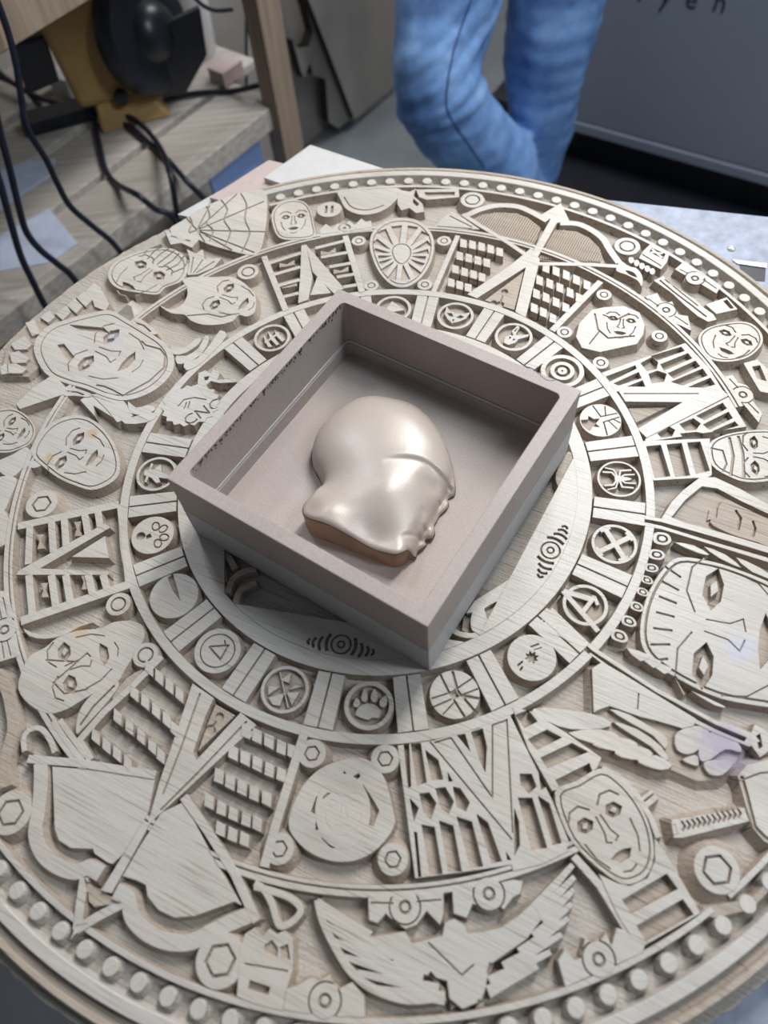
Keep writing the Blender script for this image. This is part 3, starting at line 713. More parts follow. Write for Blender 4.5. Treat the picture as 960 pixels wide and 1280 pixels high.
for t in ('612 600,640 575,690 562,738 572,728 612,700 650,660 668,618 650', '702 640,730 590,800 592,850 628,858 660,800 650,740 690,706 690', '640 690,690 672,700 700,690 712', '720 700,780 690,830 700,790 745,740 742'):
    part('knob', lay(smooth(cH(t), 3), -.0005), draft=.002, depth=.006)
sl = cH('0 492,70 508,205 590,335 682,318 722,190 800,150 806,62 652')
L = lay(sl, 0)
for t in ('12 522,60 502,96 546,46 572', '60 612,130 576,188 606,92 654', '106 682,225 626,286 660,132 722', '162 766,290 702,304 740,182 800'): L += lay(cH(t), REC*1.4)
part('ladder_panel', L, cut=[sl], draft=.002)
fo = S(cK, '160 92,240 50,330 2,400 42,460 110,505 190,528 270,530 345,502 408,440 437,392 425,330 382,255 312,200 232', 3)
face('smooth_mask', fo, cK('350 225')[0], Vector(cK('240 60')[0])-Vector(cK('460 420')[0]), .034, .052, draft=.0015)
sl = cK('534 262,566 310,640 430,706 545,500 664,484 692,400 560,325 398,392 432,440 444,508 414,536 348')
part('frame_bar', lay(stroke(cK('336 2,402 34,470 104,522 190,548 262'), .0045), 0), cut=[], draft=.002)
sl = sl
L = lay(sl, 0)
for t in ('412 496,580 396,622 454,446 546', '466 592,640 492,682 550,502 650'): L += lay(cK(t), REC*1.4)
part('ladder_panel', L, cut=[sl], draft=.002)
ax = cK('846 30,880 -10,960 -30,1070 -30,1070 330,1000 300,945 275,905 228,880 150')
part('axe_head', lay(ax, 0)+lay(stroke(cK('860 30,880 100,910 220,950 262,1050 310'), .003), GRV*1.5)+lay(stroke(cK('850 50,930 20,1050 10'), .0016), GRV), cut=[ax], draft=.007)
gr = cK('598 196,870 152,888 200,640 262,606 262')
L = lay(gr, 0)
for i in range(12):
    x = 640+i*19; y = 218-i*4.4
    L += lay(stroke(cK([(x-6, y-18), (x+8, y), (x-2, y+18)]), .0018), GRV*1.3)
part('axe_handle', L, draft=.006)
part('axe_pommel', lay(cK('596 206,616 202,624 246,604 250'), .0004)+lay(cK('602 212,612 210,618 240,608 242'), GRV), draft=.008)
boss(cK('768 382')[0], .0168, .66, hexa=True, draft=.010, lev=GRV*2)
part('bent_bar', lay(cK('705 548,722 524,800 508,888 498,960 428,1070 330,1070 370,975 450,900 530,760 562'), -.001), draft=.003)
# --- bottom: rayed panel with slots and V shaped ray
sl = PX('497 932,540 926,597 911,637 893,655 930,690 1000,713 1057,640 1081,580 1090,519 1098')
L = lay(sl, 0)
for t in ('553 632,574 630,582 790,570 795', '580 630,618 626,640 774,604 788', '634 652,684 690,702 764,658 766', '718 735,738 770,722 772', '576 832,610 870,592 922', '612 816,650 812,676 852,656 914,628 890', '672 796,710 792,742 846,722 896,692 870', '738 790,766 796,802 850,786 884,752 868', '752 597,784 592,804 660', '806 585,850 572,866 640,860 738,836 690'):
    L += lay(cG(t), REC*1.4)
for t in ('620 212,670 222,700 398,652 402', '686 197,740 216,772 388,722 392', '752 182,810 202,852 370,802 376', '826 172,870 204,922 350,882 360', '592 238,604 242,620 408,608 410', '936 312,958 345,942 346'): L += lay(cJ(t), REC*1.4)
for t in ('22 112,76 112,132 300,72 308', '96 104,140 132,186 282,152 290', '8 150,26 200,30 290,8 330', '28 22,74 22,92 70,62 98,32 62', '100 20,128 70,108 84'): L += lay(cK(t), REC*1.4)
for t in ('652 622,960 990', '730 606,886 832', '886 560,886 832', '940 536,962 965', '668 626,728 608', '886 560,938 542'): L += lay(stroke(cG(t), .0014), GRV)
part('slotted_panel', L, cut=[sl], draft=.0015)
# --- round plaque with wreath
wl = smooth(cG('122 935,138 862,180 782,242 722,320 692,392 682,450 712,490 782,514 880,520 930,490 985,440 1035,370 1068,290 1070,210 1042,150 990'), 3)
L = lay(wl, 0)
for t in ('205 885,225 830,262 792,290 800,250 850,236 900', '400 780,440 840,462 880,440 940,410 930,425 860', '225 890,238 950,222 955', '262 770,300 745,320 760,330 730,350 760,385 740,392 750,370 775,330 785,290 785', '240 980,290 1010,350 1010,390 985,340 1022,280 1020'):
    L += lay(cG(t), REC*.9)
part('wreath_plaque', L, draft=.002)
oc = cG('325 880')[0]
face('small_face', circ(oc, .0225, 30, .029), oc, Vector(cG('330 780')[0])-Vector(cG('320 980')[0]), .024, .030, cut=False, rim=False, eye_lev=REC*.4)
for t, r in (('210 666', .0118), ('484 686', .0118)): boss(cG(t)[0], r, .55, hexa=True, draft=.005)
for t, r in (('87 304', .0118), ('513 343', .0118)): boss(cJ(t)[0], r, .55, hexa=True, draft=.006)
part('panel_frame', lay(stroke(PX('381 914,365 965,345 1030,330 1084'), .0075), 0), draft=.0015)
# --- lower left brick panel with ray
bricks(cF, '560 345,598 380,636 412,674 445,505 440,545 472,586 506,626 540,656 575,442 530,486 566,530 602,572 640,604 674,360 602,400 636,440 668,480 702', 38, 44, (40, 34))
bricks(PX, '308 914,322 920,337 927,352 934,366 940,292 941,307 948,322 955,337 962,352 968,274 970,288 978,303 985,318 992,334 999,262 1002,277 1010,292 1017,308 1024,322 1030,276 1036,291 1043,306 1049', 12.5, 16, (15, 7))
L = lay(cF('722 402,802 458,770 525,724 660,736 692,902 512,962 560,860 652,700 802,578 912,552 934,600 765,660 590'), 0)
L += lay(stroke(cF('750 440,680 640,610 820'), .0018), GRV)+lay(stroke(cF('925 545,740 740,600 880'), .0018), GRV)
part('ray', L, cut=[cF('722 402,802 458,962 560,578 912,552 934')], draft=.002)
part('ray_core', lay(cF('806 478,880 520,770 625,740 655,772 560'), -.0025)+lay(circ(cF('820 525')[0], .004, 10), REC)+lay(circ(cF('785 575')[0], .005, 10), REC)+lay(stroke(cF('820 525,785 575'), .002), REC), draft=.001)
part('panel_frame', lay(stroke(cF('606 302,500 410,390 510,296 618,340 690'), .0060), 0), draft=.0015)
part('panel_frame', lay(stroke(cF('930 600,960 585'), .005), 0), draft=.0015)
# hooded plaque
fo = S(cF, '68 422,84 352,112 300,170 268,215 232,290 205,380 196,420 175,480 168,532 186,540 232,505 292,468 352,440 398,380 425,300 470,250 500,180 516,110 482', 3)
face('hooded_mask', fo, cF('290 330')[0], Vector(cF('110 390')[0])-Vector(cF('450 260')[0]), .043, .058, rim=False, draft=.003, extra=lambda f: lay(stroke(cF('170 315,290 322,200 400,240 442,330 425'), .0016), GRV))
part('horn', lay(S(cF, '88 196,120 214,180 222,240 205,300 182,350 175,300 190,240 222,170 236,110 226', 2), 0), draft=.002)
part('long_leaf', lay(S(cF, '285 590,296 510,345 445,425 396,445 408,420 450,360 520,310 572', 3), 0)+lay(stroke(cF('300 560,350 490,430 410'), .002), GRV*1.5), draft=.003)
part('long_leaf', lay(S(cF, '420 455,470 385,530 350,520 372,470 425,430 470', 2), -.001), draft=.003)
boss(cF('443 106')[0], .0118, .6); boss(cF('545 296')[0], .0118, .6)
part('wire_loop', lay(stroke(So(cF, '92 658,88 610,110 578,150 572,185 610,205 662', 4), .0045), 0), draft=.002)
part('wire_bar', lay(stroke(cF('196 545,300 690'), .0045), 0), draft=.002)
part('wire_bar', lay(stroke(cF('222 540,322 676'), .0045), 0), draft=.002)
strip('ribbed_strip', cF('-60 60,24 56,52 150,72 300,-60 340'), cF('16 202')[0], .0115, [cF('10 80,30 160'), cF('-10 90,5 160'), cF('25 240,40 300'), cF('5 245,15 310')])
part('wire_loop', lay(stroke(So(cF, '-20 360,20 420,40 500,45 580,15 690,20 790', 4), .010), -.001), draft=.003)
# --- left ray panel with rungs
part('panel_frame', lines(cD, ['66 534,445 452'], .0085)+lines(cD, ['78 890,482 752'], .0090)+lines(cD, ['445 452,478 752'], .004), draft=.0015)
L = lay(cD('70 700,395 522,412 540,150 692,405 704,408 716,60 716'), 0)
part('ray', L, draft=.002)
part('ray_core', lay(cD('268 648,392 570,408 652'), -.0005), draft=.004)
for t in ('112 528,106 676', '192 510,200 630', '240 500,248 606', '316 482,330 562', '366 472,376 536', '108 716,122 872', '192 716,210 842', '246 716,264 822', '330 714,348 792', '386 714,402 772'):
    part('rung', lay(stroke(cD(t), .0070), 0), draft=.0015)
for x, y in ((150, 590), (290, 542), (165, 772), (316, 742)):
    q = cD([(x-14, y-26), (x+12, y-28), (x+3, y), (x+16, y+26), (x-12, y+28), (x-4, y)]); part('bow_tie', lay(q, -.001), draft=.001)
boss(cD('156 450')[0], .0165, .6, hexa=True, draft=.007)
fo = S(cD, '118 262,148 192,200 142,270 118,332 126,392 172,432 232,450 300,440 350,392 385,340 398,280 380,222 355,165 312', 3)
face('calm_mask', fo, cD('285 258')[0], Vector(cD('190 230')[0])-Vector(cD('400 300')[0]), .043, .050, draft=.004)
fo = S(cD, '-40 240,-40 120,20 92,70 100,118 140,132 180,115 222,70 246,20 258', 3)
face('calm_mask', fo, cD('40 175')[0], Vector(cD('0 165')[0])-Vector(cD('100 190')[0]), .030, .034, draft=.004)
for t in ('-20 300,50 262,98 236,112 270,70 330,30 350', '-20 360,30 345,62 360,40 420,10 480,-20 450', '-30 480,10 470,40 530,20 600,-30 600', '90 300,118 285,160 300,125 315'):
    part('scroll', lay(smooth(cD(t), 3), -.0005), draft=.003)
part('robe_plate', lay(cD('180 170,230 40,260 55,240 110,200 150'), -.001), draft=.003)
part('robe_plate', lay(cD('355 120,350 80,430 130,470 130,490 95,460 60,420 30,330 40,300 60'), -.0005), draft=.003)
# --- bow at the lower left
bp = PX('65 958,110 962,194 971,185 1015,160 1062,140 1080,134 1078,118 1067,116 1061,88 1060,73 1050,68 1036')
part('bow_plate', lay(bp, -.0008), cut=[bp], draft=.002)
bp = PX('153 1095,170 1100,182 1106,184 1120,198 1138,218 1147,243 1145,293 1127,302 1132,262 1065,230 1002,201 1016,172 1062')
part('bow_plate', lay(bp, -.0008), cut=[bp], draft=.002)
part('bow_limb', lay(stroke(So(cI, '152 -20,152 70,142 170,132 245,158 318,215 368,285 390,332 374,378 398'), .0115), 0), draft=.004)
part('bow_limb', lay(stroke(So(cI, '432 462,478 490,496 560,552 618,632 652,718 652,800 612,862 582,935 552'), .0115), 0), draft=.004)
part('bow_string', lay(stroke(cF('104 686,300 702,450 726,584 747'), .0068), 0), draft=.0015)
part('bow_string', lay(stroke(cI('688 108,780 238,880 396,962 576'), .0068), 0), draft=.0015)
part('arrow', lay(cI('530 215,566 205,420 470,380 462'), .0006)+lay(stroke(cI('316 412,300 520,290 606'), .0070), .0004)+lay(stroke(cI('462 508,370 556,288 606'), .0070), .0004)+lay(cI('262 645,284 590,330 582'), 0)+lay(cI('316 412,362 470,385 460,462 508,350 520,330 500'), -.002), draft=.002)
boss(cI('826 722')[0], .0185, .62, hexa=True, draft=.005); boss(cI('40 168')[0], .0175, .62, hexa=True, draft=.006)
part('wire_loop', lay(stroke(So(PX, '318 1104,330 1112,340 1130,346 1150,352 1158,368 1150,376 1136,362 1122,340 1114,318 1108', 3), .0050), 0), draft=.002)
ca = PX('296 1246,300 1185,306 1168,318 1160,328 1170,336 1162,346 1168,356 1163,366 1174,366 1212,357 1240,353 1264,322 1256')
part('castle_block', lay(ca, 0)+lay(PX('312 1225,338 1234,335 1244,310 1236'), REC)+lay(PX('330 1182,340 1175,348 1186,346 1196,332 1192'), GRV*1.5)+lay(PX('350 1184,360 1180,363 1200,352 1198'), GRV*1.5)+lay(stroke(PX('302 1204,360 1214'), .0014), GRV), cut=[ca], draft=.003)
def pedestal(poly, rc, rr): strip('pedestal', poly, rc, rr, [])
pedestal(PX('354 1262,358 1236,372 1232,388 1222,400 1226,412 1218,420 1238,440 1228,455 1246,456 1272,400 1270'), U((406, 1251)), .0112)
pedestal(cK('172 722,196 684,236 722,262 712,272 642,300 650,322 660,352 620,372 668,392 600,430 612,492 692,200 822'), cK('325 718')[0], .0112)
# --- winged emblem
bd = PX('450 1172,482 1169,506 1165,514 1180,534 1175,553 1170,556 1154,567 1149,580 1156,584 1167,606 1165,626 1160,648 1145,664 1130,678 1120,676 1150,658 1174,632 1192,612 1206,606 1238,600 1252,578 1261,562 1248,559 1226,535 1219,492 1212,462 1194')
L = lay(bd, 0)+lay(stroke(PX('535 1178,577 1219,592 1206'), .0014), GRV)+lay(stroke(PX('537 1216,556 1240'), .003), REC)+lay(PX('476 1198,492 1200,490 1206'), REC)+lay(stroke(PX('614 1204,610 1218'), .003), REC)+lay(PX('563 1252,572 1258,564 1262'), REC)+lay(PX('598 1248,604 1258,594 1262'), REC)
part('winged_emblem', L, draft=.003)
for t in ('396 1126,462 1172', '402 1140,466 1186', '408 1156,474 1200', '418 1176,500 1214', '430 1196,528 1226', '446 1216,548 1238', '470 1236,556 1248'):
    part('wing_feather', lay(stroke(PX(t), .0040, w2=.0085), 0), draft=.0012)
part('wing_edge', lay(stroke(So(PX, '397 1125,403 1150,418 1182,440 1216,470 1238,510 1250,556 1246'), .0055), 0), draft=.003)
for t in ('668 1136,716 1081', '674 1142,718 1096', '678 1152,717 1112', '668 1172,714 1130', '650 1192,710 1148', '630 1210,702 1168', '612 1228,688 1190', '610 1240,672 1208'):
    part('wing_feather', lay(stroke(PX(t), .0080, w2=.0038), 0), draft=.0012)
strip('toothed_strip', cJ('420 474,520 480,702 464,702 548,690 588,640 536,602 588,560 604,516 572,486 546,456 582,424 570'), cJ('558 522')[0], .0112, [cJ('430 505,515 508'), cJ('602 502,695 494')])
strip('toothed_strip', cJ('736 462,850 445,962 420,1000 425,990 470,962 486,930 530,900 514,860 528,812 508,790 562,742 546'), cJ('873 472')[0], .0112, [])
part('frame_bar', lay(stroke(cK('0 372,110 345,205 298'), .006), 0)+lay(stroke(cK('232 330,330 440,410 570,486 690'), .006), -.0008), draft=.002)
# --- inside the innermost ring: lens ornaments and claw arms
for A in (-35.5, -107.4, -179.4):
    c = pol(.285, A); f = frame(c, A, HC, inward=False)
    h0 = math.degrees(math.acos(.2514/.3030))
    lens = [pol(.3030, A+h0*(-1+2*i/24)) for i in range(25)]
    L = lay(lens, 0)
    L += lay(circ(c, .0150*HC, 26), GRV*1.6)+lay(circ(c, .0122*HC, 26), 0)+lay(circ(c, .0062*HC, 18), GRV*1.6)+lay(circ(c, .0035*HC, 12), 0)
    for s in (-1, 1):
        for x, b, w in ((.021, .013, .0048), (.031, .0105, .0042), (.040, .0075, .0040), (.0475, .0045, .0035)):
            pts = [(s*(x-.0035*abs(t)/1.0*abs(t)), t*b+(.0 if x < .03 else .0035-.0*x)) for t in (-1, -.5, 0, .5, 1)]
            L += lay(stroke(f(pts), w*HC), REC*.7)
    part('lens_ornament', L, draft=.001)
c64 = crop(490, 700, 6.4)
L = lay(c64('596 418,660 326,880 190,1000 110,1090 60,1090 400,960 476,800 560,700 600,640 560'), 0)+lay(c64('738 388,800 350,935 290,965 300,1040 250,1060 330,960 430,830 480,760 470'), REC)
L += lay(c64('575 430,640 420,628 480,632 560,600 575,560 540'), REC*1.1)
part('claw_arm', L, draft=.0015)
part('claw_arm', lay(stroke(So(c64, '470 540,520 580,590 600,660 600,730 570'), .0050), -.0005), draft=.0015)
part('claw_arm', lay(cE('150 492,262 424,266 450,182 508'), 0)+lay(cE('170 488,252 438,254 448,186 498'), REC), draft=.001)
part('claw_arm', lay(S(cE, '165 335,212 250,240 300,252 380,215 420,180 395', 3), -.001), draft=.003)
for t in ('755 630,800 618,850 640,880 690', '850 780,870 730,910 700,960 690', '880 820,900 770,960 740', '800 660,830 690,840 740'):
    part('plume', lay(stroke(So(cD, t, 4), .006), -.002), draft=.002)
# --- thin rings, interrupted where figures cross them
def ring(name, r0, r1, a0=-180, a1=180, groove=None, cuts=True):
    L = []
    for q in sector(r0, r1, a0, a1): L += lay(q, 0)
    if groove:
        for q in sector(groove[0], groove[1], a0, a1): L += lay(q, GRV*1.3)
    if cuts:
        for p in CUTS: L += lay(p, None)
    part(name, L, draft=.002)
ring('inner_ring', .3025, .3251, cuts=False)
ring('middle_ring', .4045, .4177)
ring('outer_ring', .5822, .5955, 5, 299, groove=(.5865, .5890))
ring('stud_ring_line', .7140, .7205, -62, 103)
ring('stud_ring_line', .7140, .7205, -140, -64)

# ------------------------------------------------------------------ box with carved head
BX, BY, BS, BA, BH = (0.0033-CX)*HC, (0.6391-CY)*HC, 0.417*HC, -0.6773, 0.1524*HC
TH = 0.0205*HC; FL = 0.040*HC
BOX = empty('square_box', (BX, BY, ZT+.0006), BA)
tag(BOX, 'open square grey-brown fibreboard box standing on the carved disc', 'box')
def rrect(h, r, n=5):
    o = []
    for sx, sy, a in ((1, -1, -90), (1, 1, 0), (-1, 1, 90), (-1, -1, 180)):
        for i in range(n+1):
            t = math.radians(a+90*i/n); o.append((sx*(h-r)+r*math.cos(t), sy*(h-r)+r*math.sin(t)))
    return o
def tube_wall(name, ho, hi, z0, z1, ro, ri, m, parent):
    A, B = rrect(ho, ro), rrect(hi, ri); n = len(A); V = []
    for z in (z0, z1): V += [(x, y, z) for x, y in A]+[(x, y, z) for x, y in B]
    F = []
    for i in range(n):
        j = (i+1) % n
        F += [[i, j, 2*n+j, 2*n+i], [n+j, n+i, 3*n+i, 3*n+j], [2*n+i, 2*n+j, 3*n+j, 3*n+i], [i, n+i, n+j, j]]
    return mesh(name, V, F, m, parent)
hs = BS/2; SPL = BH*0.47
tube_wall('upper_wall', hs, hs-TH, SPL, BH, .0008, .0055, MDF_TOP, BOX)
tag(tube_wall('lower_wall', hs+.0003, hs-TH-.001, 0.0, SPL, .0008, .0055, MDF_LOW, BOX), 'paler grey lower layer of the box wall')
tube_wall('inner_liner', hs-TH+.001, hs-TH-.0016, FL-.004, SPL-.004, .004, .006, MDF_TOP, BOX)
fl = rrect(hs-TH+.002, .004); n = len(fl)
mesh('box_floor', [(x, y, FL) for x, y in fl]+[(x, y, .002) for x, y in fl], [list(range(n)), list(range(n, 2*n))[::-1]]+[[i, n+i, n+(i+1) % n, (i+1) % n] for i in range(n)], MDF_FLOOR, BOX)
# chipped burr along the inside of one rim
rr2 = random.Random(9); V = []; F = []
for i in range(150):
    t = -1+2*rr2.random(); y = t*(hs-TH-.004); zc = BH-.0015-abs(rr2.gauss(0, .0026)); s = rr2.uniform(.0006, .0018); x = -(hs-TH)+.0002
    b = len(V); V += [(x+rr2.uniform(.0003, .0009), y, zc), (x, y-s, zc-s*.6), (x, y+s, zc-s*.5), (x, y+s*.3, zc+s*.9)]
    F += [[b, b+1, b+2], [b, b+2, b+3], [b, b+3, b+1]]
o = mesh('chipped_burr', V, F, DARK, BOX); o['kind'] = 'stuff'
# pen scribble on the rim
sc_ = [at_z(p, ZT+.0006+BH) for p in smooth([(656, 458), (664, 460), (672, 466), (680, 473), (688, 476), (698, 474)], 4, False)]
V = []; F = []
for i, p in enumerate(sc_):
    d = (sc_[min(i+1, len(sc_)-1)]-sc_[max(i-1, 0)]).normalized(); n_ = Vector((-d.y, d.x, 0))*.0006
    for q in (p-n_+Vector((0, 0, -.0002)), p+Vector((0, 0, .0003)), p+n_+Vector((0, 0, -.0002))): V.append(tuple(q))
for i in range(len(sc_)-1): F += [[3*i, 3*i+1, 3*i+4, 3*i+3], [3*i+1, 3*i+2, 3*i+5, 3*i+4]]
pm = mesh('pen_mark', V, F, plain('blue_ink', (.10, .12, .20), .6, .1, 50), BOX); pm.matrix_parent_inverse = (Matrix.Translation(BOX.location) @ Matrix.Rotation(BA, 4, 'Z')).inverted()
# the head: bas-relief grown from its outline on the box floor
import numpy as np
HEAD = empty('relief_head', (0, 0, ZT+FL+.0004)); tag(HEAD, 'glossy taupe bald head in profile carved in relief inside the box', 'carving')
def lift(b): return b+14*max(0, min(1, (430-b)/300))
ch = lambda t: [tuple(at_z((320+a/3, 480+lift(b)/3), ZT+FL).xy) for a, b in prs(t)]
top = smooth(ch('452 60,520 62,590 92,640 130,680 175,712 235,732 300,742 350,748 400,744 425,720 438,724 460,712 480,690 500,680 520,668 540,672 568,660 590,634 596,640 610,620 630,606 640,600 660,572 662,560 676,530 690,490 680,440 660,390 640,340 622,290 600,240 582,205 560,188 530,194 502,220 478,242 450,252 420,250 390,238 360,222 330,212 295,214 250,232 205,262 165,300 125,345 90,395 66'), 3)
soft = smooth(ch('452 60,590 92,680 175,730 300,728 395,690 470,650 550,612 612,570 720'), 4, False)+smooth(ch('110 610,205 482,250 420,244 375,214 295,232 205,300 125,380 72,452 60'), 4, False)
def segd(P, L):
    """distance of points P (n,2) to polyline L, and position along it"""
    L = np.array(L); best = np.full(len(P), 1e9); tt = np.zeros(len(P)); side = np.zeros(len(P))
    for i in range(len(L)-1):
        a, d = L[i], L[i+1]-L[i]; l2 = (d@d) or 1e-12
        t = np.clip(((P-a)@d)/l2, 0, 1); v_ = P-a-t[:, None]*d; q = np.hypot(v_[:, 0], v_[:, 1]); m = q < best
        best[m] = q[m]; tt[m] = ((i+t)/(len(L)-1))[m]; side[m] = (d[0]*v_[:, 1]-d[1]*v_[:, 0])[m]
    return best, tt, np.sign(side)
def inside(P, poly):
    r = np.zeros(len(P), bool)
    for i in range(len(poly)):
        a, b = poly[i-1], poly[i]
        if a[1] == b[1]: continue
        c = ((a[1] > P[:, 1]) != (b[1] > P[:, 1])) & (P[:, 0] < (b[0]-a[0])*(P[:, 1]-a[1])/(b[1]-a[1])+a[0]); r ^= c
    return r
xs = [p[0] for p in top]; ys = [p[1] for p in top]; ST = .0014
gx, gy = np.meshgrid(np.arange(min(xs), max(xs), ST), np.arange(min(ys), max(ys), ST*.866)); gx = gx+(np.arange(gx.shape[0]) % 2)[:, None]*ST/2
G = np.stack([gx.ravel(), gy.ravel()], 1); G = G[inside(G, top)]; G = G[segd(G, top+[top[0]])[0] > ST*.5]
pts = [Vector(p) for p in top]+[Vector(p) for p in G.tolist()]; nb = len(top)
v, e, f, *_ = delaunay_2d_cdt(pts, [], [list(range(nb))], 1, 1e-7)
crease = smooth(ch('480 362,530 352,590 348,640 356,690 378,744 412'), 3, False)
sock = ch('672 428')[0]; cheek = ch('505 470')[0]; skull = ch('470 210')[0]; hol = ch('300 420')[0]; noseb = ch('652 560')[0]; jaw = ch('445 640')[0]
mouthl = ch('560 618,600 604,645 606'); nasol = ch('628 520,618 560,600 590')
def heights(P, nbr=None):
    P = np.array(P); d = segd(P, top+[top[0]])[0]; ds = segd(P, soft)[0]
    def gau(c, s): return np.exp(-((P[:, 0]-c[0])**2+(P[:, 1]-c[1])**2)/(2*s*s))
    out = np.where(inside(P, soft), 1.0, 0.0)
    k = np.clip(ds/.050, 0, 1)*out; dome = np.sqrt(np.clip(1-(1-k)**2, 0, 1))
    kk = np.clip(d/.0050, 0, 1); fil = np.sqrt(np.clip(1-(1-kk)**2, 0, 1))
    if nbr is not None:   # inflate: soap film over the outline, free at the sawn neck
        fixed = (out < .5) | (ds < ST*.6); u = np.where(fixed, 0, k*(2-k))
        cst = 2.2*(ST/.06)**2
        for _ in range(1500):
            u = np.bincount(nbr[0], u[nbr[1]], len(u))/nbr[2]+cst; u[fixed] = 0
        dome = np.sqrt(u/u.max()); heights.dome = dome
    else:
        dome = np.array([heights.dome[np.argmin((HP[:, 0]-x)**2+(HP[:, 1]-y)**2)] for x, y in P])
    h = .0045+.0040*fil+.030*dome
    h += .0030*gau(cheek, .013)-.0040*gau(hol, .020)-.0075*gau(sock, .0080)-.0030*gau(ch('660 500')[0], .010)+.0018*gau(noseb, .004)-.0115*gau(jaw, .015)-.009*gau(ch('185 520')[0], .011)+.003*gau(ch('290 545')[0], .009)
    q, t, s_ = segd(P, crease); on = np.clip(t*3, 0, 1)
    h += .0016*s_*(1-np.exp(-(q/.0012)**2))*np.exp(-(q/.010)**2)*on
    q = segd(P, mouthl)[0]; h -= .0022*np.exp(-(q/.0017)**2)
    q = segd(P, nasol)[0]; h -= .0018*np.exp(-(q/.0030)**2)
    return h
eg = np.array([(t[i], t[(i+1) % 3]) for t in f for i in range(3)]); eg = np.unique(np.sort(eg, 1), axis=0); ii = np.concatenate([eg[:, 0], eg[:, 1]]); jj = np.concatenate([eg[:, 1], eg[:, 0]])
HP = np.array([(p.x, p.y) for p in v]); HV = heights(HP, (ii, jj, np.maximum(1, np.bincount(ii, minlength=len(HP))))); F = []
for t in f:
    a, b, c = (v[i] for i in t); F.append(t if (b-a).cross(c-a) > 0 else t[::-1])
V = [(p.x, p.y, float(h)) for p, h in zip(v, HV)]
hd = mesh('head_face', V, F, HEADM, HEAD, True)
sm2 = hd.modifiers.new('relax', 'SMOOTH'); sm2.factor = .5; sm2.iterations = 2
V2 = []; F2 = []; P = ccw([tuple(p) for p in top])
hp_ = heights(P)
for p, h in zip(P, hp_): V2 += [(p[0], p[1], float(h)+.0001), (p[0], p[1], 0)]
for i in range(len(P)): j = (i+1) % len(P); F2.append([2*i, 2*i+1, 2*j+1, 2*j])
tag(mesh('head_edge', V2, F2, NECKM, HEAD, False), 'reddish brown layered cut edge of the head')

# ------------------------------------------------------------------ room
def slab(name, pts, z0, z1, m, parent=None):
    P = ccw([(p[0], p[1]) for p in pts]); n = len(P)
    V = [(x, y, z1) for x, y in P]+[(x, y, z0) for x, y in P]
    F = [list(range(n)), list(range(n, 2*n))[::-1]]+[[i, n+i, n+(i+1) % n, (i+1) % n] for i in range(n)]
    return mesh(name, V, F, m, parent)
def bevel(o, w=.003, seg=2):
    b = o.modifiers.new('soft_edge', 'BEVEL'); b.width = w; b.segments = seg; b.limit_method = 'ANGLE'; return o
tag(slab('floor', [(-4, -3), (4, -3), (4, 5), (-4, 5)], -.05, 0, FLOORM), kind='structure')
RT, RN = Vector((.67, .742, 0)), Vector((-.742, .67, 0))     # along the shelf wall, towards it
def rp(s, n, z=0): return RT*s+RN*n+Vector((0, 0, z))
def on_n(px, n):
    return at_plane(px, RN*n, RN)
def slab_r(name, s0, s1, n0, n1, z0, z1, m, parent=None):
    return slab(name, [rp(s0, n0).xy, rp(s1, n0).xy, rp(s1, n1).xy, rp(s0, n1).xy], z0, z1, m, parent)
WN = 1.78
tag(slab_r('wall_left', -2.6, 3.4, WN, WN+.1, 0, 3.2, WALLM), kind='structure')
tag(slab_r('wall_back', 2.9, 3.0, -3.0, WN, 0, 3.2, WALLM), kind='structure')

# ------------------------------------------------------------------ metal bed, boards under the disc
BT, BN = Vector((.939, -.344, 0)), Vector((.344, .939, 0))
def bp2(t, n): return (BT*t+BN*n).xy
BZ = .8052
bed = empty('machine_bed', (0, 0, 0)); tag(bed, 'bluish grey metal work bed under the carved disc', 'workbench')
bevel(slab('bed_plate', [bp2(-.10, -.80), bp2(.95, -.80), bp2(.95, .549), bp2(-.10, .549)], BZ-.012, BZ, STEEL, bed), .0015)
for t_, n_ in ((-.02, -.72), (.87, -.72), (-.02, .46), (.87, .46)):
    slab('leg', [bp2(t_-.03, n_-.03), bp2(t_+.03, n_-.03), bp2(t_+.03, n_+.03), bp2(t_-.03, n_+.03)], 0, BZ-.012, DARK, bed)
slab('apron', [bp2(-.06, -.76), bp2(.91, -.76), bp2(.91, .50), bp2(-.06, .50)], BZ-.09, BZ-.0125, DARK, bed)
q = [at_z(p, BZ).xy for p in ((924, 331), (957, 336), (956, 352), (928, 350))]
slab('slot', q, BZ-.004, BZ+.0006, DARK, bed)
q2 = [at_z(p, BZ).xy for p in ((915, 326), (958, 331), (957, 336), (922, 331))]
slab('slot_edge', q2, BZ-.004, BZ+.002, plain('bright_metal', (.8, .82, .88), .3, .05, 30, 0, .6), bed)
c = at_z((914, 311), BZ); V = []; F = []
for k in range(4):
    a = k/3*math.pi/2
    for i in range(12): V.append((c.x+.006*math.cos(a)*math.cos(i*math.pi/6), c.y+.006*math.cos(a)*math.sin(i*math.pi/6), BZ+.004*math.sin(a)))
for k in range(3):
    for i in range(12): F.append([k*12+i, k*12+(i+1) % 12, (k+1)*12+(i+1) % 12, (k+1)*12+i])
mesh('screw_head', V, F, bpy.data.materials['bright_metal'], bed, True)
def board(name, c_px, a_px, b_px, z1, th, m, label, ln=.50):
    c, a, b = (at_z(p, z1).xy for p in (c_px, a_px, b_px))
    da = (a-c).normalized(); db = (b-c).normalized()
    o = slab(name, [c, c+da*ln, c+da*ln+db*(b-c).length, b], z1-th, z1, m); tag(o, label, 'board'); return o
board('laminate_board', (388, 181), (480, 211), (330, 222), ZT-THK+.0003, .008, WHITEB, 'white laminate board lying directly under the carved disc')
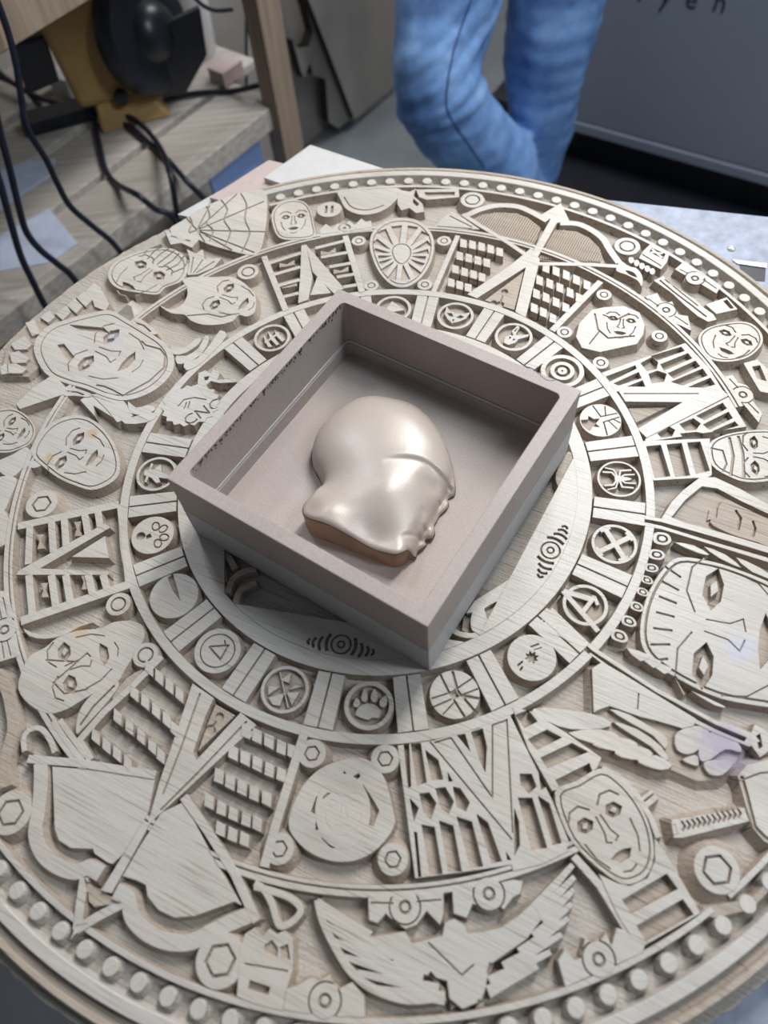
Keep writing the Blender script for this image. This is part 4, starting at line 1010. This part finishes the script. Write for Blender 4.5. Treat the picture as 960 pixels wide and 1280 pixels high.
board('laminate_board', (336, 200), (398, 215), (262, 247), ZT-THK-.0078, .0072, PINKB, 'pinkish raw board under the white laminate board')
board('laminate_board', (322, 212), (400, 228), (222, 268), ZT-THK-.0152, .0070, WHITEB, 'lowest whitish board in the stack on the metal bed')

# ------------------------------------------------------------------ shelving
SZ = .50
sh = empty('wooden_shelving', rp(.5, 1.15)); tag(sh, 'rough pine shelving unit with slatted shelves along the wall', 'shelf')
sh_inv = -Vector(sh.location)
def sp(o): o.location = sh_inv; return o
sp(bevel(slab_r('shelf_slat', -.60, .895, 1.0065, 1.128, SZ-.022, SZ, PINE, sh)))
for n0, n1 in ((1.150, 1.300), (1.330, 1.480), (1.510, 1.680)):
    sp(bevel(slab_r('shelf_slat', -.60, 1.00, n0, n1, SZ-.022, SZ, PINE, sh)))
sp(bevel(slab_r('front_beam', -.60, .860, .982, 1.006, SZ-.052, SZ+.0005, PINE, sh)))
pz = on_n((50, 34), .97); uz = pz.z
sp(bevel(slab_r('upper_beam', -.60, .860, .960, .990, uz, uz+.10, PINE2, sh)))
sp(bevel(slab_r('upper_shelf', -.60, .860, .991, 1.68, uz+.07, uz+.095, PINE, sh)))
sp(bevel(slab_r('post', .8605, .928, .960, 1.0060, 0, 1.35, PINE2, sh)))
sp(bevel(slab_r('post', .930, 1.000, 1.690, 1.760, 0, 1.35, PINE2, sh)))
sp(bevel(slab_r('post', -.67, -.60, .950, 1.020, 0, 1.35, PINE2, sh)))
sp(bevel(slab_r('side_rail', .862, .920, 1.062, 1.690, SZ-.085, SZ-.0225, PINE2, sh)))
sp(bevel(slab_r('lower_slat', -.60, .838, .985, 1.15, .16, .182, PINE, sh)))
sp(bevel(slab_r('lower_slat', -.60, .838, 1.17, 1.34, .16, .182, PINE, sh)))
def quad_on_n(name, pxs, n, th, m, label, cat):
    P = [on_n(p, n) for p in pxs]; k = len(P)
    V = [tuple(p) for p in P]+[tuple(p+RN*th) for p in P]
    F = [list(range(k)), list(range(k, 2*k))[::-1]]+[[i, (i+1) % k, k+(i+1) % k, k+i] for i in range(k)]
    bm = bmesh.new(); vs = [bm.verts.new(v) for v in V]
    for f in F: bm.faces.new([vs[i] for i in f])
    bmesh.ops.recalc_face_normals(bm, faces=bm.faces); bmesh.ops.triangulate(bm, faces=[f for f in bm.faces if len(f.verts) > 4])
    me = bpy.data.meshes.new(name); bm.to_mesh(me); bm.free()
    me.materials.append(m); me.materials.append(EDGED)
    for q in me.polygons:
        if abs(q.normal.dot(RN)) < .5: q.material_index = 1
    o = link(name, me); tag(o, label, cat); return o
def rest_panel(name, s0, s1, n0, z0, z1, th, m, label, cat, lean=0.0):
    V = [tuple(rp(s, n0+d+lean*(z-z0), z)) for z in (z0, z1) for d in (0, th) for s in (s0, s1)]
    F = [[0, 1, 5, 4], [3, 2, 6, 7], [1, 3, 7, 5], [2, 0, 4, 6], [4, 5, 7, 6], [2, 3, 1, 0]]
    o = mesh(name, V, F, m); tag(o, label, cat); return o
sa = on_n((256, 205), 1.03).dot(RT); sb = on_n((326, 190), 1.03).dot(RT)
rest_panel('blue_panel', sa, sb, 1.025, .1825, SZ-.024, .008, BLUEP, 'pale blue sheet standing under the shelf beside the post', 'panel', .0)
# boards standing on the floor beyond the post, side faces near-black
quad_on_n('plywood_offcut', [(384, -60), (365, -60), (383, -8), (443, 149), (520, 84), (520, -60)], 1.285, .022, PLY, 'tall beige board standing on the floor behind the jeans', 'panel')
quad_on_n('plywood_offcut', [(376, -60), (370, -20), (383, 8), (391, 40), (386, 58), (372, 60), (366, 50), (376, 88), (380, 98), (388, 78), (391, 94), (407, 99), (409, 128), (411, 152), (423, 161), (441, 148), (383, -8), (365, -60)], 1.315, .030, PLY, 'plywood offcut with a fretted dark edge beside the tall beige board', 'panel')
quad_on_n('plywood_offcut', [(310, -60), (400, -60), (440, 160), (400, 178), (330, 232), (310, 232)], 1.372, .012, PLY, 'plain plywood offcut standing behind the shelf post', 'panel')
# papers and small things on the shelf
def on_shelf(pxs): return [at_z(p, SZ).xy for p in pxs]
tag(slab('paper_sheet', on_shelf([(0, 296), (62, 262), (98, 306), (60, 330), (0, 340)]), SZ+.0002, SZ+.003, PAPER), 'crumpled pale blue paper lying on the front shelf slat', 'paper')
tag(slab('paper_sheet', on_shelf([(-30, 225), (30, 205), (70, 200), (62, 222), (0, 262), (-30, 270)]), SZ+.0002, SZ+.004, PAPER), 'pale blue paper lying across the second shelf slat', 'paper')
def revolve(name, prof, c, axis, m, parent=None, n=28, sm=True):
    ax = Vector(axis).normalized(); u = ax.orthogonal().normalized(); w = ax.cross(u); V = []; F = []
    for r, h in prof:
        for i in range(n):
            a = 2*math.pi*i/n; V.append(tuple(Vector(c)+ax*h+(u*math.cos(a)+w*math.sin(a))*r))
    for k in range(len(prof)-1):
        for i in range(n): F.append([k*n+i, k*n+(i+1) % n, (k+1)*n+(i+1) % n, (k+1)*n+i])
    F.append(list(range(n))[::-1]); F.append([(len(prof)-1)*n+i for i in range(n)])
    o = mesh(name, V, F, m, parent, sm)
    if sm:
        e = o.modifiers.new('split', 'EDGE_SPLIT'); e.split_angle = math.radians(40)
    return o
bc = at_z((244, 66), SZ+.0005); bk = empty('bucket', bc); tag(bk, 'white plastic bucket behind the black disc on the shelf', 'bucket')
revolve('bucket_body', [(.052, 0), (.055, .004), (.064, .17), (.066, .17), (.066, .178), (.060, .178), (.050, .01)], (0, 0, 0), (0, 0, 1), WHITEP, bk)
revolve('bucket_lid', [(.067, .1785), (.067, .186), (.010, .188)], (0, 0, 0), (0, 0, 1), WHITEP, bk)
def little_box(px, w, d, h, m, label, rz=.83):
    c = at_z(px, SZ); o = slab('small_carton', [(-w/2, -d/2), (w/2, -d/2), (w/2, d/2), (-w/2, d/2)], 0, h, m); o.location = (c.x, c.y, SZ+.0003); o.rotation_euler = (0, 0, rz); bevel(o, .002)
    tag(o, label, 'box'); return o
little_box((285, 98), .07, .05, .035, PINKB, 'small beige carton on the shelf beside the post')
little_box((90, 112), .06, .07, .045, WHITEP, 'small white carton on the shelf beside the ochre grinder')

# the ochre grinder with the black disc guard
tb = at_z((163, 136), SZ+.0005); TO = empty('disc_grinder', tb); tag(TO, 'ochre bench grinder with a big black disc guard on the shelf', 'power tool')
vd = Vector((CAMP.x-tb.x, CAMP.y-tb.y, 0)).normalized(); vr = Vector((-vd.y, vd.x, 0))      # towards the camera / image right
def loc(a, b, z): return vr*a+vd*b+Vector((0, 0, z))
def hull(name, P, m, parent, bw=.008):
    bm = bmesh.new()
    for p in P: bm.verts.new(p)
    bmesh.ops.convex_hull(bm, input=bm.verts); me = bpy.data.meshes.new(name); bm.to_mesh(me); bm.free()
    o = link(name, me, m, parent); bevel(o, bw, 3); return o
hull('motor_body', [loc(a, b, z) for a, b, z in ((-.105, -.09, .05), (.045, -.09, .05), (-.105, .055, .05), (.045, .055, .05), (-.12, -.09, .26), (.03, -.09, .30), (-.12, .05, .24), (.03, .05, .29))], YELLOW, TO, .018)
hull('foot', [loc(a, b, z) for a, b, z in ((-.08, -.08, 0), (.085, -.08, 0), (-.08, .075, 0), (.085, .075, 0), (-.07, -.06, .055), (.05, -.06, .055), (-.07, .05, .055), (.05, .05, .055))], YELLOW, TO, .006)
ax = (vr*.66+vd*.72+Vector((0, 0, .20))).normalized()
dc = loc(.085, .03, .165)
revolve('disc_guard', [(.02, -.035), (.112, -.03), (.122, -.022), (.124, .004), (.114, .020), (.060, .030)], dc, ax, DARK, TO, 40)
revolve('disc_hub', [(.062, .026), (.052, .046), (.032, .058), (.010, .062)], dc, ax, DARK, TO, 28)
hull('guard_flap', [dc+vr*a+vd*b+Vector((0, 0, z)) for a, b, z in ((.04, .035, .02), (.125, .035, .035), (.115, .035, -.06), (.045, .035, -.13), (-.01, .035, -.125), (.04, .02, .02), (.125, .02, .035), (.115, .02, -.06), (.045, .02, -.13), (-.01, .02, -.125))], DARK, TO, .003)
hull('switch_box', [loc(a, b, z) for a, b, z in ((-.20, -.05, .10), (-.125, -.05, .11), (-.20, .03, .10), (-.125, .03, .11), (-.19, -.05, .215), (-.115, -.05, .215), (-.19, .03, .205), (-.115, .03, .205))], DARK, TO, .006)
revolve('knob', [(.014, 0), (.016, .006), (.015, .020), (.006, .024)], loc(-.01, .055, .065), vd, DARK, TO, 16)

# cables
def cable(pts, r, label):
    cu = bpy.data.curves.new('power_cable', 'CURVE'); cu.dimensions = '3D'; s = cu.splines.new('POLY')
    P = smooth([tuple(p) for p in pts], 6, False); s.points.add(len(P)-1)
    for i, p in enumerate(P): s.points[i].co = (*p, 1)
    cu.bevel_depth = r; cu.bevel_resolution = 3; cu.use_fill_caps = True
    o = bpy.data.objects.new('power_cable', cu); COL.objects.link(o); dg = bpy.context.evaluated_depsgraph_get(); me = bpy.data.meshes.new_from_object(o.evaluated_get(dg))
    COL.objects.unlink(o); bpy.data.objects.remove(o)
    me.materials.clear(); k = link('power_cable', me, CABLE, None, True); tag(k, label, 'cable', 'black cables trailing over the shelf'); return k
def cpts(txt, tail=True):
    out = []
    for q in txt.split(','):
        m, x, y = q.split(); px = (float(x), float(y))
        if m == 's': p = at_z(px, SZ+.008)
        elif m[0] == 'h': p = at_z(px, SZ+float(m[1:])*.001)
        else: p = on_n(px, float(m[1:])*.001)
        out.append(p)
    if tail:
        p = out[-1]; q = out[-2]; d = (p-q)
        out += [p+Vector((d.x*.5, d.y*.5, -.10)), Vector((p.x+d.x*.8, p.y+d.y*.8, max(.25, p.z-.3))), Vector((p.x+d.x*.8, p.y+d.y*.8, .007)), Vector((p.x+d.x+.05, p.y+d.y+.04, .007))]
    return out
cable(cpts('h30 -10 92,h22 30 112,s 60 140,s 110 143,s 150 152,s 178 172,s 205 195,f948 232 225,f930 262 258'), .0062, 'black cable over the shelf edge and down past the blue panel')
cable(cpts('h36 -10 80,h30 8 98,h24 40 118,h20 75 130,h20 120 138,h20 165 148,h20 196 178,f942 212 215,f934 222 268'), .0062, 'black cable looping from the grinder down over the front beam')
cable(cpts('h22 85 132,h10 114 148,s 120 165,s 124 180,s 132 212,s 146 230,f952 172 244,f940 195 262,f925 216 272'), .0062, 'black cable crossing the front slat below the grinder')
cable(cpts('f930 -8 -10,f930 10 40,f930 20 80,f930 26 118,f930 34 160,f930 58 200,f930 72 230,f928 88 258,f922 115 282,f916 145 308'), .0056, 'black cable hanging from above and across the papers')
cable(cpts('f915 -10 120,f915 0 165,f915 12 210,f915 24 260,f915 33 290,f912 50 312,f910 72 330,f905 92 348'), .0060, 'thick black cable bending over the lowest stretch of front beam')
cable(cpts('f900 -12 190,f900 2 236,f900 14 280,f900 26 320,f900 40 350,f900 54 378'), .0060, 'black cable hanging straight over the front beam')
cable(cpts('h22 100 140,h10 140 150,s 175 142,s 210 124,s 250 116,s 290 114,f1030 318 108,f1010 340 100,f1000 348 80,f1010 338 58,f1040 322 48', False), .0062, 'black cable lying along the shelf and round the post')
cable(cpts('f1025 236 -14,f1025 250 4,f1025 268 13,f1022 290 12', False), .004, 'thin dark cable end hanging beside the bucket')
c = at_z((100, 146), SZ); ps = slab('power_strip', [(-.13, -.035), (.13, -.035), (.13, .035), (-.13, .035)], 0, .028, DARK); bevel(ps, .006); ps.location = (c.x, c.y, SZ+.0004); ps.rotation_euler = (0, 0, .25)
tag(ps, 'black power strip under the tangle of cables on the shelf', 'power strip')
# ------------------------------------------------------------------ cabinet
CDv = Vector((.796, -.606, 0)); CN = Vector((-.606, -.796, 0)); C0 = Vector((.69, 1.65, 0))
def cb(a, d, z): return C0+CDv*a-CN*d+Vector((0, 0, z))
cab = empty('grey_cabinet', C0); tag(cab, 'tall blue-grey metal machine cabinet on a black plinth with printed letters', 'cabinet')
def cbox(name, a0, a1, d0, d1, z0, z1, m, bw=.004):
    P = [(a0, d0), (a1, d0), (a1, d1), (a0, d1)]
    o = slab(name, [(cb(a, d, 0)-C0).xy for a, d in P], z0, z1, m, cab); bevel(o, bw); return o
cbox('cabinet_body', -.10, 1.10, 0, .6, .150, 1.45, CABIN)
cbox('bottom_rail', -.10, 1.10, -.006, .6, .118, .148, CABIN, .003)
cbox('plinth', -.30, 1.06, .05, .55, 0, .118, BLACKF)
for ch_, px in (('r', (802, 2)), ('y', (829, 7)), ('e', (863, 11)), ('n', (897, 15))):
    V, F = text_tris(ch_, .066)
    x0 = sum(v.x for v in V)/len(V); base = at_plane(px, C0, CN)-C0+CN*.0012
    ym = 0 if ch_ == 'y' else min(v.y for v in V)
    if ch_ == 'y': ym = min(v.y for v in V)+.0145
    W = [tuple(base+CDv*(v.x-x0)+Vector((0, 0, v.y-ym))) for v in V]
    mesh('letter', W, F, LETTER, cab)
mt = [at_z(p, 0).xy for p in ((705, 150), (975, 215), (1010, 330), (660, 300))]
tag(slab('black_floor_sheet', mt, .0005, .006, BLACKF), 'thin black sheet on the floor in front of the cabinet', 'mat')  # flat black slab covering the floor before the cabinet

# ------------------------------------------------------------------ person in jeans, legs crossed
def at_y(px, y):
    d = ray(px); s = (y-CAMP.y)/d.y; return CAMP+d*s
def pr(px, y, hw):
    p = at_y(px, y); z = (p-CAMP).dot(FWD); return p, hw*z/FPX
per = empty('person', (at_y((640, 100), 1.4).x, 1.42, 0)); tag(per, 'person in blue jeans standing with legs crossed beside the grey cabinet', 'person')
K1, K2 = [pr((566, -30), 1.36, 72), pr((556, 20), 1.33, 66), pr((546, 75), 1.28, 57), pr((549, 118), 1.25, 57), pr((566, 150), 1.255, 55), pr((594, 180), 1.28, 52), pr((624, 210), 1.30, 50)], None
L2 = [pr((700, -30), 1.44, 66), pr((692, 20), 1.43, 62), pr((682, 75), 1.42, 54), pr((679, 120), 1.41, 47), pr((676, 160), 1.43, 42), pr((664, 205), 1.45, 38)]
d1 = K1[-1][0]-K1[-3][0]; a1 = K1[-1][0]+d1*((K1[-1][0].z-.10)/-d1.z)*1.0; a1.x = min(a1.x, .80)
K1 += [((K1[-1][0]+a1)/2, .064), (a1, .060)]
p = L2[-1][0]; L2 += [(Vector((p.x-.01, p.y+.03, .16)), .062), (Vector((p.x-.01, p.y+.04, .10)), .060)]
hip1 = K1[0][0]+(K1[0][0]-K1[1][0])*1.6; hip2 = L2[0][0]+(L2[0][0]-L2[1][0])*1.6
pel = (hip1+hip2)/2+Vector((0, .04, .10))
chain1 = [(pel+Vector((-.07, 0, -.02)), .125), (hip1, .108)]+K1
chain2 = [(pel+Vector((.07, 0, -.02)), .125), (hip2, .108)]+L2
waist = (pel+Vector((0, .02, .13)), .145)
def skin(name, chains, m, parent, vox=.009, disp=.010, root_loc=None):
    bm = bmesh.new()
    def ball(c, r, sx=1, sy=1): 
        mm = bmesh.ops.create_icosphere(bm, subdivisions=2, radius=r); bmesh.ops.translate(bm, verts=mm['verts'], vec=c)
    for ch in chains:
        for (p, r), (p2, r2) in zip(ch, ch[1:]):
            n = max(2, int((p2-p).length/(min(r, r2)*.45)))
            for i in range(n+1): t = i/n; ball(p.lerp(p2, t), r+(r2-r)*t)
    me = bpy.data.meshes.new(name); bm.to_mesh(me); bm.free()
    o = bpy.data.objects.new(name, me); COL.objects.link(o)
    r = o.modifiers.new('fuse', 'REMESH'); r.mode = 'VOXEL'; r.voxel_size = vox; r.use_smooth_shade = True
    s = o.modifiers.new('relax', 'SMOOTH'); s.factor = .6; s.iterations = 5
    dg = bpy.context.evaluated_depsgraph_get(); dg.update(); me2 = bpy.data.meshes.new_from_object(o.evaluated_get(dg))
    COL.objects.unlink(o); bpy.data.objects.remove(o); bpy.data.meshes.remove(me)
    return me2
jm = skin('jeans', [chain1, chain2, [chain1[0], waist, chain2[0]], [waist, (waist[0]+Vector((0, 0, .05)), .14)]], DENIM, per)
# folds of cloth: shallow diagonal ridges behind and above the knees, dying out along the limb
kn = K1[3][0]; rk = random.Random(2)
folds = [(K1[1][0].lerp(K1[3][0], t)+Vector((0, -.05, 0)), a, amp) for t, a, amp in ((-.40, .75, .007), (-.08, .6, .009), (.12, .7, .006), (.40, .55, .009), (.58, .75, .005), (.84, .5, .008), (1.08, .25, .010), (1.42, .05, .006))]
for v in jm.vertices:
    c = v.co; n = v.normal; off = 0
    for p, a, amp in folds:
        dx = c.x-p.x; dz = c.z-p.z; u = dz-dx*a; l = math.hypot(dx, dz)
        off += amp*math.exp(-(u/.011)**2)*math.exp(-(l/.11)**2)
    off += .004*math.sin(c.z*31+c.x*17+2*math.sin(c.y*20))*.5
    v.co = c+n*off
jm.materials.clear()
for q in jm.polygons: q.use_smooth = True
ivec = -Vector(per.location)
jo = link('jeans', jm, DENIM, per); jo.location = ivec
# stitched side seam of the crossed leg
sm_px = [(590, -5), (578, 30), (568, 60), (560, 100), (558, 130), (566, 152), (584, 178), (606, 210)]
dgs = bpy.context.evaluated_depsgraph_get(); dgs.update()
from mathutils.bvhtree import BVHTree
bt = BVHTree.FromPolygons([v.co for v in jm.vertices], [list(q.vertices) for q in jm.polygons])
hits = []
for q in smooth(sm_px, 5, False):
    h = bt.ray_cast(CAMP, ray(q).normalized())
    if h[0] is not None: hits.append(h[0]+h[1]*.0006)
if len(hits) > 3:
    V = []; F = []
    for i, h in enumerate(hits):
        d = (hits[min(i+1, len(hits)-1)]-hits[max(i-1, 0)]).normalized(); nn = (CAMP-h).normalized(); sd = d.cross(nn).normalized()*.0028
        V += [h-sd, h+nn*.0022, h+sd]
    for i in range(len(hits)-1): F += [[3*i, 3*i+1, 3*i+4, 3*i+3], [3*i+1, 3*i+2, 3*i+5, 3*i+4]]
    so_ = mesh('seam', V, F, plain('dark_denim_seam', (.05, .10, .24), .8, .2, 60), jo, True)
# upper body, above the frame
T0 = waist[0]+Vector((0, 0, .06)); T1 = T0+Vector((0, .03, .25)); T2 = T1+Vector((0, .02, .17))
um = skin('shirt', [[(T0, .145), (T1, .16), (T2, .12)], [(T2+Vector((-.05, 0, -.02)), .10), (T2+Vector((.05, 0, -.02)), .10)],
    [(T2+Vector((-.14, 0, -.03)), .075), (T2+Vector((-.22, .02, -.28)), .055), (T2+Vector((-.12, -.13, -.36)), .042), (T2+Vector((.02, -.18, -.34)), .036)],
    [(T2+Vector((.14, 0, -.03)), .075), (T2+Vector((.22, .02, -.28)), .055), (T2+Vector((.12, -.15, -.33)), .042), (T2+Vector((0, -.20, -.30)), .036)]], None, None, .012)
um.materials.clear(); uo = link('shirt', um, plain('dark_shirt', (.05, .06, .08), .8, .2, 20), per, True); uo.location = ivec
HD = T2+Vector((0, -.02, .27))
hm = skin('head', [[(T2+Vector((0, 0, .06)), .055), (T2+Vector((0, -.01, .15)), .055)], [(HD+Vector((0, .015, .02)), .092), (HD+Vector((0, -.015, -.03)), .080)], [(HD+Vector((0, -.055, -.075)), .038), (HD+Vector((0, -.05, -.07)), .038)], [(HD+Vector((0, -.098, 0)), .012), (HD+Vector((0, -.108, -.03)), .015)],
    [(HD+Vector((-.092, .01, .01)), .016), (HD+Vector((-.092, .012, -.03)), .014)], [(HD+Vector((.092, .01, .01)), .016), (HD+Vector((.092, .012, -.03)), .014)]], None, None, .007)
hm.materials.clear(); SKIN = plain('skin', (.50, .32, .24), .55, .06, 12); ho = link('head', hm, SKIN, per, True); ho.location = ivec
hr = skin('hair', [[(HD+Vector((0, .03, .05)), .088), (HD+Vector((0, -.02, .075)), .072)], [(HD+Vector((0, .05, 0)), .075), (HD+Vector((0, .05, -.04)), .06)]], None, None, .008)
hr.materials.clear(); hro = link('hair', hr, plain('dark_hair', (.03, .02, .015), .6, .2, 60), per, True); hro.location = ivec
def shoe(a, dirv):
    d = Vector((dirv[0], dirv[1], 0)).normalized()
    m_ = skin('shoe', [[(Vector((a.x, a.y, .05))-d*.05, .042), (Vector((a.x, a.y, .052))+d*.06, .045), (Vector((a.x, a.y, .042))+d*.17, .038)], [(Vector((a.x, a.y, .09)), .048), (Vector((a.x, a.y, .05)), .045)]], None, None, .007)
    for v in m_.vertices: v.co.z = max(.0005, v.co.z)
    m_.materials.clear(); o = link('shoe', m_, DARK, per, True); o.location = ivec
shoe(K1[-1][0], (.3, -1)); shoe(L2[-1][0], (-.15, -1))
